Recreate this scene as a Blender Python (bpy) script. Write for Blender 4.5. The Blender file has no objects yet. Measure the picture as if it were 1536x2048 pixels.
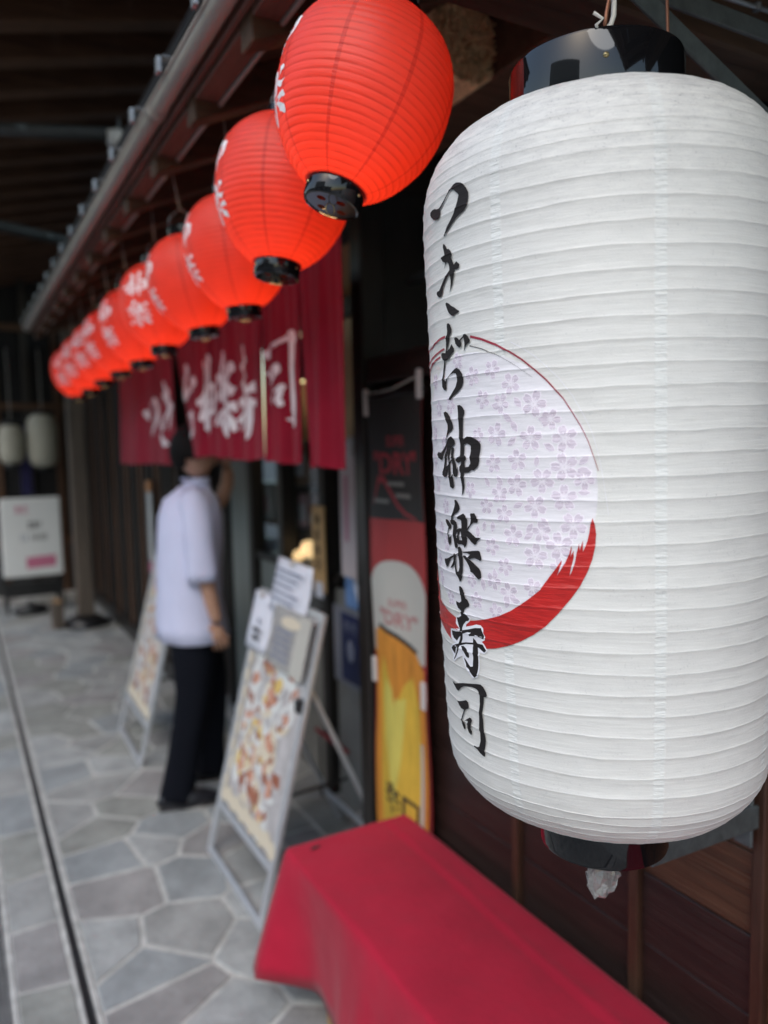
import bpy, bmesh, math, random, json
import numpy as np
from mathutils import Vector, Matrix, geometry, noise
from math import sin, cos, pi, radians, sqrt, atan2, hypot

S = bpy.context.scene
COL = S.collection

# ------------------------------------------------------------------ camera, world, sun, exposure
cam_d = bpy.data.cameras.new('camera'); cam = bpy.data.objects.new('camera', cam_d); COL.objects.link(cam)
S.camera = cam
cam_d.sensor_fit = 'VERTICAL'; cam_d.sensor_height = 34.6; cam_d.lens = 34.6*1539/2048
cam_d.clip_start = 0.02; cam_d.clip_end = 400
cam.location = (0, 0, 1.6)
cam.rotation_euler = (Matrix.Rotation(radians(-29.1), 3, 'Z') @ Matrix.Rotation(radians(90-5.1), 3, 'X') @ Matrix.Rotation(radians(-1.2), 3, 'Z')).to_euler()
cam_d.dof.use_dof = True; cam_d.dof.focus_distance = 0.93; cam_d.dof.aperture_fstop = 2.15; cam_d.dof.aperture_blades = 0

W = bpy.data.worlds.new('World'); S.world = W; W.use_nodes = True
wn = W.node_tree; wn.nodes.clear()
wo = wn.nodes.new('ShaderNodeOutputWorld'); wb = wn.nodes.new('ShaderNodeBackground'); sky = wn.nodes.new('ShaderNodeTexSky')
sky.sky_type = 'NISHITA'; sky.sun_disc = False; sky.sun_elevation = radians(48); sky.sun_rotation = radians(245)
sky.air_density = 1.6; sky.dust_density = 1.6; sky.ozone_density = 1.0
wb.inputs['Strength'].default_value = 0.15
wn.links.new(sky.outputs[0], wb.inputs['Color']); wn.links.new(wb.outputs[0], wo.inputs[0])
sd = bpy.data.lights.new('sun', 'SUN'); sd.energy = 0.7; sd.angle = radians(35); sd.color = (1.0, 0.985, 0.96)
sun = bpy.data.objects.new('sun', sd); COL.objects.link(sun)
# light comes from the open street on the left, a little behind the camera
az = radians(180+60); el = radians(48)
sun.rotation_euler = Vector((cos(el)*cos(az), cos(el)*sin(az), sin(el))).to_track_quat('Z', 'Y').to_euler()
S.view_settings.view_transform = 'Standard'; S.view_settings.look = 'None'; S.view_settings.gamma = 1
S.view_settings.use_curve_mapping = False; S.view_settings.exposure = 0.85
S.render.engine = 'CYCLES'
S.cycles.use_denoising = True
S.cycles.max_bounces = 10; S.cycles.diffuse_bounces = 5; S.cycles.transmission_bounces = 6; S.cycles.transparent_max_bounces = 8
S.cycles.sample_clamp_indirect = 6; S.cycles.caustics_reflective = False; S.cycles.caustics_refractive = False

# ------------------------------------------------------------------ materials
MATS = {}
def mat(name, col, rough=0.6, spec=0.5, var=0.0, vscale=8.0, vstretch=(1,1,1), bump=0.0, bscale=60.0, bstretch=None, metal=0.0, coat=0.0, col2=None, sheen=0.0, detail=5):
    if name in MATS: return MATS[name]
    m = bpy.data.materials.new(name); m.use_nodes = True; n = m.node_tree; b = n.nodes['Principled BSDF']
    b.inputs['Base Color'].default_value = (*col, 1); b.inputs['Roughness'].default_value = rough
    b.inputs['Specular IOR Level'].default_value = spec; b.inputs['Metallic'].default_value = metal
    b.inputs['Coat Weight'].default_value = coat; b.inputs['Coat Roughness'].default_value = 0.05
    b.inputs['Sheen Weight'].default_value = sheen
    tc = n.nodes.new('ShaderNodeTexCoord')
    if var > 0 or col2:
        mp = n.nodes.new('ShaderNodeMapping'); mp.inputs['Scale'].default_value = vstretch
        nz = n.nodes.new('ShaderNodeTexNoise'); nz.inputs['Scale'].default_value = vscale; nz.inputs['Detail'].default_value = detail
        nz.inputs['Roughness'].default_value = 0.65
        cr = n.nodes.new('ShaderNodeValToRGB'); cr.color_ramp.elements[0].position = 0.32; cr.color_ramp.elements[1].position = 0.68
        c2 = col2 or tuple(min(1, c*(1+var)) for c in col); c1 = tuple(c*(1-var) for c in col)
        cr.color_ramp.elements[0].color = (*c1, 1); cr.color_ramp.elements[1].color = (*c2, 1)
        n.links.new(tc.outputs['Object'], mp.inputs[0]); n.links.new(mp.outputs[0], nz.inputs['Vector'])
        n.links.new(nz.outputs['Fac'], cr.inputs[0]); n.links.new(cr.outputs[0], b.inputs['Base Color'])
    if bump > 0:
        mp2 = n.nodes.new('ShaderNodeMapping'); mp2.inputs['Scale'].default_value = bstretch or vstretch
        nb = n.nodes.new('ShaderNodeTexNoise'); nb.inputs['Scale'].default_value = bscale; nb.inputs['Detail'].default_value = 6
        bp = n.nodes.new('ShaderNodeBump'); bp.inputs['Strength'].default_value = bump; bp.inputs['Distance'].default_value = 0.01
        n.links.new(tc.outputs['Object'], mp2.inputs[0]); n.links.new(mp2.outputs[0], nb.inputs['Vector'])
        n.links.new(nb.outputs['Fac'], bp.inputs['Height']); n.links.new(bp.outputs[0], b.inputs['Normal'])
    MATS[name] = m
    return m

def N(nt, t, **k):
    x = nt.nodes.new(t)
    for a, v in k.items(): setattr(x, a, v)
    return x
def mth(nt, op, a, b=None, c=None):
    x = N(nt, 'ShaderNodeMath', operation=op)
    for i, v in enumerate((a, b, c)):
        if v is None: continue
        if isinstance(v, (int, float)): x.inputs[i].default_value = v
        else: nt.links.new(v, x.inputs[i])
    return x.outputs[0]

def paper_mat(name, base, seam_col, dirt_col, phase, seam_w, transl, rough, speck, crease, seam_mix, trans_col=None, dust=0.0):
    """paper of a lantern: glued seams every 45 degrees, specks, creases, some light passing through"""
    m = bpy.data.materials.new(name); m.use_nodes = True; nt = m.node_tree; b = nt.nodes['Principled BSDF']; out = nt.nodes['Material Output']
    tc = N(nt, 'ShaderNodeTexCoord'); sp = N(nt, 'ShaderNodeSeparateXYZ'); nt.links.new(tc.outputs['Object'], sp.inputs[0])
    ang = mth(nt, 'ARCTAN2', sp.outputs['Y'], sp.outputs['X'])
    t = mth(nt, 'FRACT', mth(nt, 'ADD', mth(nt, 'DIVIDE', mth(nt, 'SUBTRACT', ang, phase), pi/4), 100.5))
    d = mth(nt, 'ABSOLUTE', mth(nt, 'SUBTRACT', t, 0.5))
    ragged = N(nt, 'ShaderNodeTexNoise'); ragged.inputs['Scale'].default_value = 90
    nt.links.new(tc.outputs['Object'], ragged.inputs['Vector'])
    dd = mth(nt, 'ADD', d, mth(nt, 'MULTIPLY', mth(nt, 'SUBTRACT', ragged.outputs['Fac'], 0.5), seam_w*0.35))
    seam = N(nt, 'ShaderNodeMapRange'); seam.inputs['From Min'].default_value = seam_w; seam.inputs['From Max'].default_value = seam_w*0.6
    nt.links.new(dd, seam.inputs['Value']); seam.interpolation_type = 'SMOOTHSTEP'
    # dirt: blotches, denser towards the dusty shoulder, and fine specks
    n1 = N(nt, 'ShaderNodeTexNoise'); n1.inputs['Scale'].default_value = 14; n1.inputs['Detail'].default_value = 8; n1.inputs['Roughness'].default_value = .7
    mp = N(nt, 'ShaderNodeMapping'); mp.inputs['Scale'].default_value = (1, 1, 3); nt.links.new(tc.outputs['Object'], mp.inputs[0]); nt.links.new(mp.outputs[0], n1.inputs['Vector'])
    n2 = N(nt, 'ShaderNodeTexNoise'); n2.inputs['Scale'].default_value = 420; n2.inputs['Detail'].default_value = 3; nt.links.new(tc.outputs['Object'], n2.inputs['Vector'])
    r1 = N(nt, 'ShaderNodeMapRange'); r1.inputs['From Min'].default_value = .45; r1.inputs['From Max'].default_value = .75; nt.links.new(n1.outputs['Fac'], r1.inputs['Value'])
    r2 = N(nt, 'ShaderNodeMapRange'); r2.inputs['From Min'].default_value = .60; r2.inputs['From Max'].default_value = .72; nt.links.new(n2.outputs['Fac'], r2.inputs['Value'])
    n3 = N(nt, 'ShaderNodeTexNoise'); n3.inputs['Scale'].default_value = 30; n3.inputs['Detail'].default_value = 10; n3.inputs['Roughness'].default_value = .8
    mp9 = N(nt, 'ShaderNodeMapping'); mp9.inputs['Scale'].default_value = (1, 1, 5); nt.links.new(tc.outputs['Object'], mp9.inputs[0]); nt.links.new(mp9.outputs[0], n3.inputs['Vector'])
    dustr = N(nt, 'ShaderNodeMapRange'); dustr.inputs['From Min'].default_value = .36; dustr.inputs['From Max'].default_value = .66; nt.links.new(n3.outputs['Fac'], dustr.inputs['Value'])
    vo = N(nt, 'ShaderNodeTexVoronoi'); vo.inputs['Scale'].default_value = 70; nt.links.new(tc.outputs['Object'], vo.inputs['Vector'])
    r3 = N(nt, 'ShaderNodeMapRange'); r3.inputs['From Min'].default_value = .075; r3.inputs['From Max'].default_value = .04; nt.links.new(vo.outputs['Distance'], r3.inputs['Value'])
    sh = N(nt, 'ShaderNodeMapRange'); sh.inputs['From Min'].default_value = .20; sh.inputs['From Max'].default_value = .385; nt.links.new(sp.outputs['Z'], sh.inputs['Value'])
    dirt = mth(nt, 'ADD', mth(nt, 'MULTIPLY', mth(nt, 'ADD', mth(nt, 'MULTIPLY', r1.outputs[0], .8), mth(nt, 'MULTIPLY', mth(nt, 'MULTIPLY', sh.outputs[0], dustr.outputs[0]), 1.0)), mth(nt, 'MULTIPLY', mth(nt, 'MULTIPLY', r2.outputs[0], speck), mth(nt, 'MULTIPLY', n3.outputs['Fac'], 1.7))), mth(nt, 'MULTIPLY', r3.outputs[0], speck*.3))
    dirt = mth(nt, 'ADD', dirt, mth(nt, 'MULTIPLY', mth(nt, 'ADD', mth(nt, 'MULTIPLY', mth(nt, 'MULTIPLY', sh.outputs[0], dustr.outputs[0]), .85), mth(nt, 'MULTIPLY', r1.outputs[0], .16)), dust))
    dirt = mth(nt, 'MINIMUM', dirt, 1.0)
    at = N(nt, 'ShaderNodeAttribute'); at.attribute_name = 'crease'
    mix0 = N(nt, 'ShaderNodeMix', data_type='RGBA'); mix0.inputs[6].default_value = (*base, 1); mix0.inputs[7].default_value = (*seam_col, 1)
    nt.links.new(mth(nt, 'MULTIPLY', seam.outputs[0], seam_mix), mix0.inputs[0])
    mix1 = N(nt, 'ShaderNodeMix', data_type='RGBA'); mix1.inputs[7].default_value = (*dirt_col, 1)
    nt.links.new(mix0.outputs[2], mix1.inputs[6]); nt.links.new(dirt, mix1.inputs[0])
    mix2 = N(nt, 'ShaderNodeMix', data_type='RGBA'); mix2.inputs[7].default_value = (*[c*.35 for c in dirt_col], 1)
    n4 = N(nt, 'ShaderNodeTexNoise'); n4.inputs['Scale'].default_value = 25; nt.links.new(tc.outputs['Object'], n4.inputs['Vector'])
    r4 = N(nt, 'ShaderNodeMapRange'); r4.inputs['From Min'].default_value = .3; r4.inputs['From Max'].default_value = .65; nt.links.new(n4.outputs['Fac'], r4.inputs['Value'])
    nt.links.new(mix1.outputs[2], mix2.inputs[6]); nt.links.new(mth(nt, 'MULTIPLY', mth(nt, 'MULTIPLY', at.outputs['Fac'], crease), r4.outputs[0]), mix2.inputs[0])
    nt.links.new(mix2.outputs[2], b.inputs['Base Color']); b.inputs['Roughness'].default_value = rough
    # bump: long horizontal wrinkles, tight crumples on the seams
    wr = N(nt, 'ShaderNodeTexNoise'); wr.inputs['Scale'].default_value = 9; wr.inputs['Detail'].default_value = 7; wr.inputs['Roughness'].default_value = .62
    mp2 = N(nt, 'ShaderNodeMapping'); mp2.inputs['Scale'].default_value = (1, 1, 14); nt.links.new(tc.outputs['Object'], mp2.inputs[0]); nt.links.new(mp2.outputs[0], wr.inputs['Vector'])
    w2 = N(nt, 'ShaderNodeTexNoise'); w2.inputs['Scale'].default_value = 40; w2.inputs['Detail'].default_value = 3
    mp3 = N(nt, 'ShaderNodeMapping'); mp3.inputs['Scale'].default_value = (1, 1, 6); nt.links.new(tc.outputs['Object'], mp3.inputs[0]); nt.links.new(mp3.outputs[0], w2.inputs['Vector'])
    fib = N(nt, 'ShaderNodeTexNoise'); fib.inputs['Scale'].default_value = 500; nt.links.new(tc.outputs['Object'], fib.inputs['Vector'])
    h = mth(nt, 'ADD', mth(nt, 'MULTIPLY', wr.outputs['Fac'], .5), mth(nt, 'MULTIPLY', mth(nt, 'MULTIPLY', mth(nt, 'SUBTRACT', w2.outputs['Fac'], .5), seam.outputs[0]), 1.0))
    h = mth(nt, 'ADD', h, mth(nt, 'ADD', mth(nt, 'MULTIPLY', fib.outputs['Fac'], .06), mth(nt, 'MULTIPLY', seam.outputs[0], .012)))
    bp = N(nt, 'ShaderNodeBump'); bp.inputs['Strength'].default_value = .7; bp.inputs['Distance'].default_value = .003
    nt.links.new(h, bp.inputs['Height']); nt.links.new(bp.outputs[0], b.inputs['Normal'])
    tr = N(nt, 'ShaderNodeBsdfTranslucent'); mx = N(nt, 'ShaderNodeMixShader'); mx.inputs[0].default_value = transl
    if trans_col:
        tm = N(nt, 'ShaderNodeMix', data_type='RGBA', blend_type='MULTIPLY'); tm.inputs[0].default_value = 1; tm.inputs[7].default_value = (*trans_col, 1)
        nt.links.new(mix2.outputs[2], tm.inputs[6]); nt.links.new(tm.outputs[2], tr.inputs[0])
    else: nt.links.new(mix2.outputs[2], tr.inputs[0])
    nt.links.new(bp.outputs[0], tr.inputs['Normal'])
    nt.links.new(b.outputs[0], mx.inputs[1]); nt.links.new(tr.outputs[0], mx.inputs[2]); nt.links.new(mx.outputs[0], out.inputs[0])
    return m

def emit_mat(name, col, st):
    m = bpy.data.materials.new(name); m.use_nodes = True; b = m.node_tree.nodes['Principled BSDF']
    b.inputs['Base Color'].default_value = (*col, 1); b.inputs['Emission Color'].default_value = (*col, 1); b.inputs['Emission Strength'].default_value = st
    return m
def glass_mat(name, tint=(.9, .95, .95), rough=.03, alpha=.12):
    m = bpy.data.materials.new(name); m.use_nodes = True; nt = m.node_tree; out = nt.nodes['Material Output']
    for x in list(nt.nodes):
        if x.name != 'Material Output': nt.nodes.remove(x)
    g = N(nt, 'ShaderNodeBsdfGlossy'); g.inputs['Roughness'].default_value = rough; t = N(nt, 'ShaderNodeBsdfTransparent'); t.inputs[0].default_value = (*tint, 1)
    fr = N(nt, 'ShaderNodeFresnel'); fr.inputs[0].default_value = 1.45; mx = N(nt, 'ShaderNodeMixShader')
    ge = N(nt, 'ShaderNodeNewGeometry')
    nt.links.new(mth(nt, 'MULTIPLY', mth(nt, 'ADD', fr.outputs[0], alpha*.3), mth(nt, 'SUBTRACT', 1.0, ge.outputs['Backfacing'])), mx.inputs[0]); nt.links.new(t.outputs[0], mx.inputs[1]); nt.links.new(g.outputs[0], mx.inputs[2]); nt.links.new(mx.outputs[0], out.inputs[0])
    return m

M_paper = paper_mat('white_paper', (.825, .805, .765), (.87, .88, .85), (.36, .35, .355), 3.435, .045, .12, .55, .75, .34, .55, None, .75)
M_red = paper_mat('red_film', (.66, .070, .045), (.42, .030, .022), (.50, .05, .04), 0.35, .040, .42, .46, .06, .30, .60, (1.0, .66, .48))
M_black = mat('black_lacquer', (.006, .006, .007), .06, .5)
M_blackp = mat('black_plastic', (.012, .012, .013), .3)
M_ink = mat('black_ink', (.020, .016, .016), .65, .2, bump=.12, bscale=40, bstretch=(1, 1, 10))
M_redink = mat('red_ink', (.50, .018, .016), .36, .5, var=.12, vscale=30, bump=.35, bscale=22, bstretch=(1, 1, 7))
M_dred = mat('dull_red_ink', (.33, .022, .045), .45)
M_dark = mat('brown_ink', (.05, .035, .035), .5)
M_wink = mat('white_ink', (.90, .88, .92), .5)
M_haze = mat('pale_pink_ink', (.80, .765, .79), .5, bump=.12, bscale=22, bstretch=(1, 1, 7))
M_petal = mat('lilac_ink', (.69, .60, .68), .5, var=.05, vscale=14, bump=.3, bscale=22, bstretch=(1, 1, 7))
M_line = mat('blush_ink', (.92, .85, .91), .5)
M_wtext = mat('white_paint', (.86, .80, .81), .5)
M_steel = mat('galvanised_steel', (.30, .315, .33), .42, metal=.7, var=.2, vscale=25)
M_dsteel = mat('dark_steel_bar', (.085, .098, .10), .5, .4, var=.25, vscale=40, bump=.1)
M_alu = mat('brushed_aluminium', (.55, .57, .60), .38, metal=.45, var=.1, vscale=12)
M_copper = mat('copper_wire', (.28, .12, .07), .45, metal=.6)
M_brass = mat('brass', (.45, .36, .18), .35, metal=.8)
M_wire = mat('white_string', (.6, .57, .52), .8)
M_wood = mat('dark_stained_board', (.030, .0165, .014), .42, .4, var=.35, vscale=6, vstretch=(1, .35, 7), bump=.35, bscale=18, bstretch=(1, .3, 12))
M_wood2 = mat('lighter_brown_board', (.095, .045, .024), .45, .4, var=.45, vscale=7, vstretch=(1, .35, 9), bump=.4, bscale=18, bstretch=(1, .3, 12))
M_batten = mat('reddish_batten', (.062, .030, .019), .45, .4, var=.4, vscale=7, vstretch=(4, 4, .5), bump=.3, bscale=22, bstretch=(6, 6, .4))
M_eave = mat('eave_timber', (.090, .046, .026), .6, .3, var=.35, vscale=6, vstretch=(.5, 5, 5), bump=.3, bscale=20)
M_fascia = mat('fascia_timber', (.12, .055, .040), .55, .3, var=.25, vscale=6, vstretch=(5, .5, 5), bump=.2, bscale=20)
M_sheath = mat('eave_board', (.10, .050, .026), .6, .3, var=.35, vscale=5, vstretch=(1, 5, 1), bump=.3, bscale=20)
M_lightwood = mat('pale_timber', (.42, .24, .11), .5, var=.2, vscale=8, vstretch=(1, 5, 5))
M_post = mat('weathered_post', (.11, .085, .065), .65, var=.3, vscale=6, vstretch=(4, 4, .4), bump=.3)
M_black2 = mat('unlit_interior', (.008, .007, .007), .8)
M_gutter = mat('brown_gutter', (.29, .255, .225), .38, .5, var=.15, vscale=6, vstretch=(4, .4, 4))
M_cloth = mat('crimson_cloth', (.42, .014, .040), .9, .1, var=.10, vscale=5, bump=.5, bscale=14, sheen=.10)
M_noren = mat('maroon_cotton', (.26, .008, .025), .85, .15, var=.14, vscale=4, bump=.06, bscale=600, sheen=.08)
M_reed = mat('dry_reed', (.76, .54, .29), .7, var=.35, vscale=60)
M_shirt = mat('pale_lilac_shirt', (.60, .62, .80), .8, .2, var=.04, vscale=3, bump=1.0, bscale=5, bstretch=(1, 1, .6))
M_trouser = mat('black_trousers', (.006, .007, .011), .95, .1, bump=.6, bscale=6)
M_skin = mat('skin', (.48, .27, .18), .5, var=.05, vscale=6)
M_hair = mat('black_hair', (.004, .003, .003), .7, .2, bump=.5, bscale=60, bstretch=(1, 1, .2))
M_shoe = mat('black_leather', (.012, .012, .016), .28)
M_doorg = mat('grey_green_panel', (.21, .23, .21), .5, var=.12, vscale=3, vstretch=(3, 3, .4))
M_frame = mat('dark_door_frame', (.018, .015, .013), .45, var=.3, vscale=8, vstretch=(3, 3, .4))
M_grey = mat('grey_panel', (.24, .24, .225), .5, var=.18, vscale=4)
M_beige = mat('beige_wall', (.62, .44, .24), .7, var=.12, vscale=3)
M_white = mat('white_board', (.72, .73, .71), .4, var=.03, vscale=3)
M_sheet = mat('white_sheet', (.72, .74, .82), .6)
M_cream = mat('cream_print', (.70, .62, .48), .5)
M_salmon = mat('salmon_print', (.62, .30, .20), .5)
M_rust = mat('rust_print', (.33, .11, .06), .5)
M_yel = mat('yellow_print', (.72, .52, .16), .5)
M_gprint = mat('grey_print', (.50, .48, .48), .45, var=.2, vscale=14)
M_greyink = mat('grey_ink', (.22, .24, .32), .6)
M_blue = mat('blue_poster', (.16, .30, .58), .5, var=.2, vscale=10)
M_navy = mat('navy_poster', (.015, .022, .085), .45, var=.3, vscale=12)
M_sign_w = mat('nameplate_wood', (.60, .37, .16), .5, var=.2, vscale=8, vstretch=(1, 6, .6))
M_pink = mat('pink_print', (.55, .16, .26), .5)
M_indigo = mat('indigo_cloth', (.035, .03, .11), .8)
M_bk = mat('banner_black', (.022, .019, .018), .7, var=.1, vscale=6)
M_bred = mat('banner_red', (.36, .035, .035), .7, var=.12, vscale=5, vstretch=(1, 8, .5))
M_foam = mat('banner_foam', (.50, .49, .44), .7)
M_beer1 = mat('banner_amber', (.62, .25, .03), .7, var=.25, vscale=7, vstretch=(1, 5, .8))
M_beer2 = mat('banner_gold', (.66, .44, .05), .7, var=.2, vscale=7, vstretch=(1, 5, .8))
M_beer3 = mat('banner_light_gold', (.66, .58, .12), .7, var=.15, vscale=7, vstretch=(1, 5, .8))
M_bdark = mat('banner_dark_red', (.16, .01, .015), .7)
M_btext = mat('banner_red_text', (.32, .03, .04), .7)
M_btext2 = mat('banner_grey_text', (.22, .21, .19), .7)
M_bone = mat('off_white_plastic', (.62, .60, .58), .4)
M_stones = [mat('stone_%s' % k, c, .62, .35, var=.26, vscale=5, bump=.6, bscale=26, detail=9) for k, c in
            dict(blue=(0.267, 0.282, 0.284), grey=(0.29, 0.292, 0.282), olive=(0.261, 0.264, 0.243), mauve=(0.271, 0.261, 0.254), pale=(0.337, 0.346, 0.339)).items()]
M_mortar = mat('mortar', (.47, .465, .44), .8, .2, var=.28, vscale=12, bump=.4, bscale=80)
M_iron = mat('iron_drain', (.045, .042, .045), .5, metal=.3, var=.4, vscale=30)
M_road = mat('street_paving', (.27, .265, .255), .8, .2, var=.2, vscale=6, bump=.4, bscale=80)  # unseen road, made pale so it bounces light up to the eave
M_asphalt = mat('asphalt', (.06, .06, .062), .85, .2, var=.25, vscale=20, bump=.6, bscale=200)
M_kerb = mat('kerb_stone', (.30, .30, .29), .7, var=.15, vscale=10)
M_lampw = mat('old_lantern_paper', (.42, .40, .32), .7, var=.08, vscale=6)
M_pale = mat('white_small_sign', (.50, .51, .50), .6)
M_orange = mat('orange_print', (.5, .22, .08), .6)
M_glass = glass_mat('window_glass')
M_goods = [mat('goods_%s' % k, c, .5) for k, c in dict(rose=(.50, .28, .30), blue=(.20, .26, .40), straw=(.60, .50, .30), plum=(.25, .05, .10), grey=(.50, .48, .50), brown=(.22, .12, .07)).items()]
M_bulb = emit_mat('lamp_bulb', (1.0, .62, .22), 9.0)
M_warm = emit_mat('shop_lamp', (1.0, .62, .30), .8)

# ------------------------------------------------------------------ builders
def link(name, me, parent=None, m=None, smooth=False):
    o = bpy.data.objects.new(name, me); COL.objects.link(o)
    if m is not None: me.materials.append(m)
    if smooth:
        for p in me.polygons: p.use_smooth = True
    if parent is not None: o.parent = parent
    return o
def obj(name, bm, m, parent=None, smooth=False):
    bm.normal_update()
    me = bpy.data.meshes.new(name); bm.to_mesh(me); bm.free()
    return link(name, me, parent, m, smooth)
def pyobj(name, v, f, m, parent=None, smooth=False):
    me = bpy.data.meshes.new(name); me.from_pydata([tuple(p) for p in v], [], f); me.update()
    return link(name, me, parent, m, smooth)
def tag(o, label=None, cat=None, group=None, kind=None):
    if label: o['label'] = label
    if cat: o['category'] = cat
    if group: o['group'] = group
    if kind: o['kind'] = kind
    return o
def thing(name, label, cat, loc=(0, 0, 0), rz=0.0, group=None):
    o = bpy.data.objects.new(name, None); COL.objects.link(o); o.empty_display_size = .05
    o.location = loc; o.rotation_euler = (0, 0, rz)
    return tag(o, label, cat, group)
def copy_tree(o, parent=None):
    c = o.copy(); COL.objects.link(c)
    if parent: c.parent = parent
    for ch in [x for x in list(bpy.data.objects) if x.parent == o]: copy_tree(ch, c)
    return c
def bx(bm, lo, hi, bev=0.0, mtx=None):
    r = bmesh.ops.create_cube(bm, size=1)
    vs = r['verts']; lo = Vector(lo); hi = Vector(hi); c = (lo+hi)/2; s = hi-lo
    for v in vs: v.co = Vector((v.co.x*s.x+c.x, v.co.y*s.y+c.y, v.co.z*s.z+c.z))
    if bev > 0:
        es = list({e for v in vs for e in v.link_edges})
        rr = bmesh.ops.bevel(bm, geom=es, offset=bev, segments=1, affect='EDGES')
        vs = list({v for f in rr['faces'] for v in f.verts} | {v for v in vs if v.is_valid})
    if mtx:
        for v in vs: v.co = mtx @ v.co
    return vs
def box(name, lo, hi, m, parent=None, bev=.003):
    bm = bmesh.new(); bx(bm, lo, hi, bev); return obj(name, bm, m, parent)
def tube_vf(pts, r, n=10, caps=True):
    pts = [Vector(p) for p in pts]; V = []; F = []
    up = None
    for i, p in enumerate(pts):
        d = (pts[min(i+1, len(pts)-1)]-pts[max(i-1, 0)]).normalized()
        if up is None: up = d.orthogonal().normalized()
        up = (up - d*up.dot(d)).normalized(); s = d.cross(up)
        rr = r[i] if isinstance(r, (list, tuple)) else r
        for k in range(n):
            a = 2*pi*k/n; V.append(p + (up*cos(a)+s*sin(a))*rr)
    for i in range(len(pts)-1):
        for k in range(n):
            F.append((i*n+k, i*n+(k+1) % n, (i+1)*n+(k+1) % n, (i+1)*n+k))
    if caps: F.append(tuple(range(n))[::-1]); F.append(tuple((len(pts)-1)*n+k for k in range(n)))
    return V, F
def tube(name, pts, r, m, parent=None, n=10):
    V, F = tube_vf(pts, r, n); return pyobj(name, V, F, m, parent, True)
def bar(name, a, b, w, t, m, parent=None, side=(0, 0, 1), bev=.002):
    """flat bar from a to b, width w along side, thickness t"""
    a = Vector(a); b = Vector(b); d = (b-a); L = d.length; d.normalize(); s = Vector(side); s = (s-d*s.dot(d)).normalized(); n = d.cross(s)
    M = Matrix((( d.x, s.x, n.x, a.x), (d.y, s.y, n.y, a.y), (d.z, s.z, n.z, a.z), (0, 0, 0, 1)))
    bm = bmesh.new(); bx(bm, (0, -w/2, -t/2), (L, w/2, t/2), bev, M); return obj(name, bm, m, parent)
def lathe_vf(prof, n=48, closed_ends=(False, False)):
    V = []; F = []
    for (r, z) in prof:
        for k in range(n):
            a = 2*pi*k/n; V.append((r*cos(a), r*sin(a), z))
    for i in range(len(prof)-1):
        for k in range(n): F.append((i*n+k, i*n+(k+1) % n, (i+1)*n+(k+1) % n, (i+1)*n+k))
    if closed_ends[0]: F.append(tuple(range(n))[::-1])
    if closed_ends[1]: F.append(tuple((len(prof)-1)*n+k for k in range(n)))
    return V, F
def lathe(name, prof, m, parent=None, n=48, ends=(False, False), smooth=True):
    V, F = lathe_vf(prof, n, ends); o = pyobj(name, V, F, m, parent, smooth)
    return o
def sharp(o, ang=35):
    me = o.data
    for p in me.polygons: p.use_smooth = True
    try: me.set_sharp_from_angle(angle=radians(ang))
    except Exception: pass
    return o
def loft(rings, n=20, cap=True):
    """rings: (centre, rx, ry, yaw, axis-normal optional) -> verts, faces"""
    V = []; F = []
    for (c, rx, ry, yaw) in rings:
        for k in range(n):
            a = 2*pi*k/n; x = rx*cos(a); y = ry*sin(a)
            V.append((c[0]+x*cos(yaw)-y*sin(yaw), c[1]+x*sin(yaw)+y*cos(yaw), c[2]))
    for i in range(len(rings)-1):
        for k in range(n): F.append((i*n+k, i*n+(k+1) % n, (i+1)*n+(k+1) % n, (i+1)*n+k))
    if cap: F.append(tuple(range(n))[::-1]); F.append(tuple((len(rings)-1)*n+k for k in range(n)))
    return V, F
def flat_poly_bm(polys, step=None, rows=None, cols=None):
    """polys: list of (outer, holes) in a flat (a, b) plane -> triangulated bmesh, cut along rows / columns so it can be bent"""
    bm = bmesh.new()
    for li, (outer, holes) in enumerate(polys):
        loops = [[Vector((p[0], p[1], li*1e-5)) for p in L] for L in [outer]+list(holes)]
        tris = geometry.tessellate_polygon(loops)
        vs = [bm.verts.new(p) for L in loops for p in L]
        for t in tris:
            try: bm.faces.new([vs[i] for i in t])
            except ValueError: pass
    def cut(vals, axis):
        for c in vals:
            no = (1, 0, 0) if axis == 0 else (0, 1, 0); co = (c, 0, 0) if axis == 0 else (0, c, 0)
            bmesh.ops.bisect_plane(bm, geom=list(bm.verts)+list(bm.edges)+list(bm.faces), dist=1e-7, plane_co=co, plane_no=no)
    xs = [v.co.x for v in bm.verts]; ys = [v.co.y for v in bm.verts]
    if cols is not None: cut([c for c in cols if min(xs) < c < max(xs)], 0)
    if rows is not None: cut([c for c in rows if min(ys) < c < max(ys)], 1)
    return bm
def decal(name, polys, fn, m, parent, rows, cols, off=0.0004, zk=6):
    """print lying on a surface: fn(a, b, offset) gives the 3D point"""
    bm = flat_poly_bm(polys, None, rows, cols)
    for v in bm.verts: v.co = Vector(fn(v.co.x, v.co.y, off + v.co.z*zk))
    return obj(name, bm, m, parent, True)
def text_polys(s, h=1.0, bold=0.0):
    """flat mesh of a word in the built-in typeface: (verts, faces) scaled so that capital height is about h"""
    c = bpy.data.curves.new('lettering', 'FONT'); c.body = s; c.size = h; c.offset = bold; c.resolution_u = 3
    o = bpy.data.objects.new('lettering', c); COL.objects.link(o); bpy.context.view_layer.update()
    me = bpy.data.meshes.new_from_object(o.evaluated_get(bpy.context.evaluated_depsgraph_get()))
    bpy.data.objects.remove(o); V = [tuple(v.co) for v in me.vertices]; F = [tuple(p.vertices) for p in me.polygons]
    bpy.data.meshes.remove(me); return V, F
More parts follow.
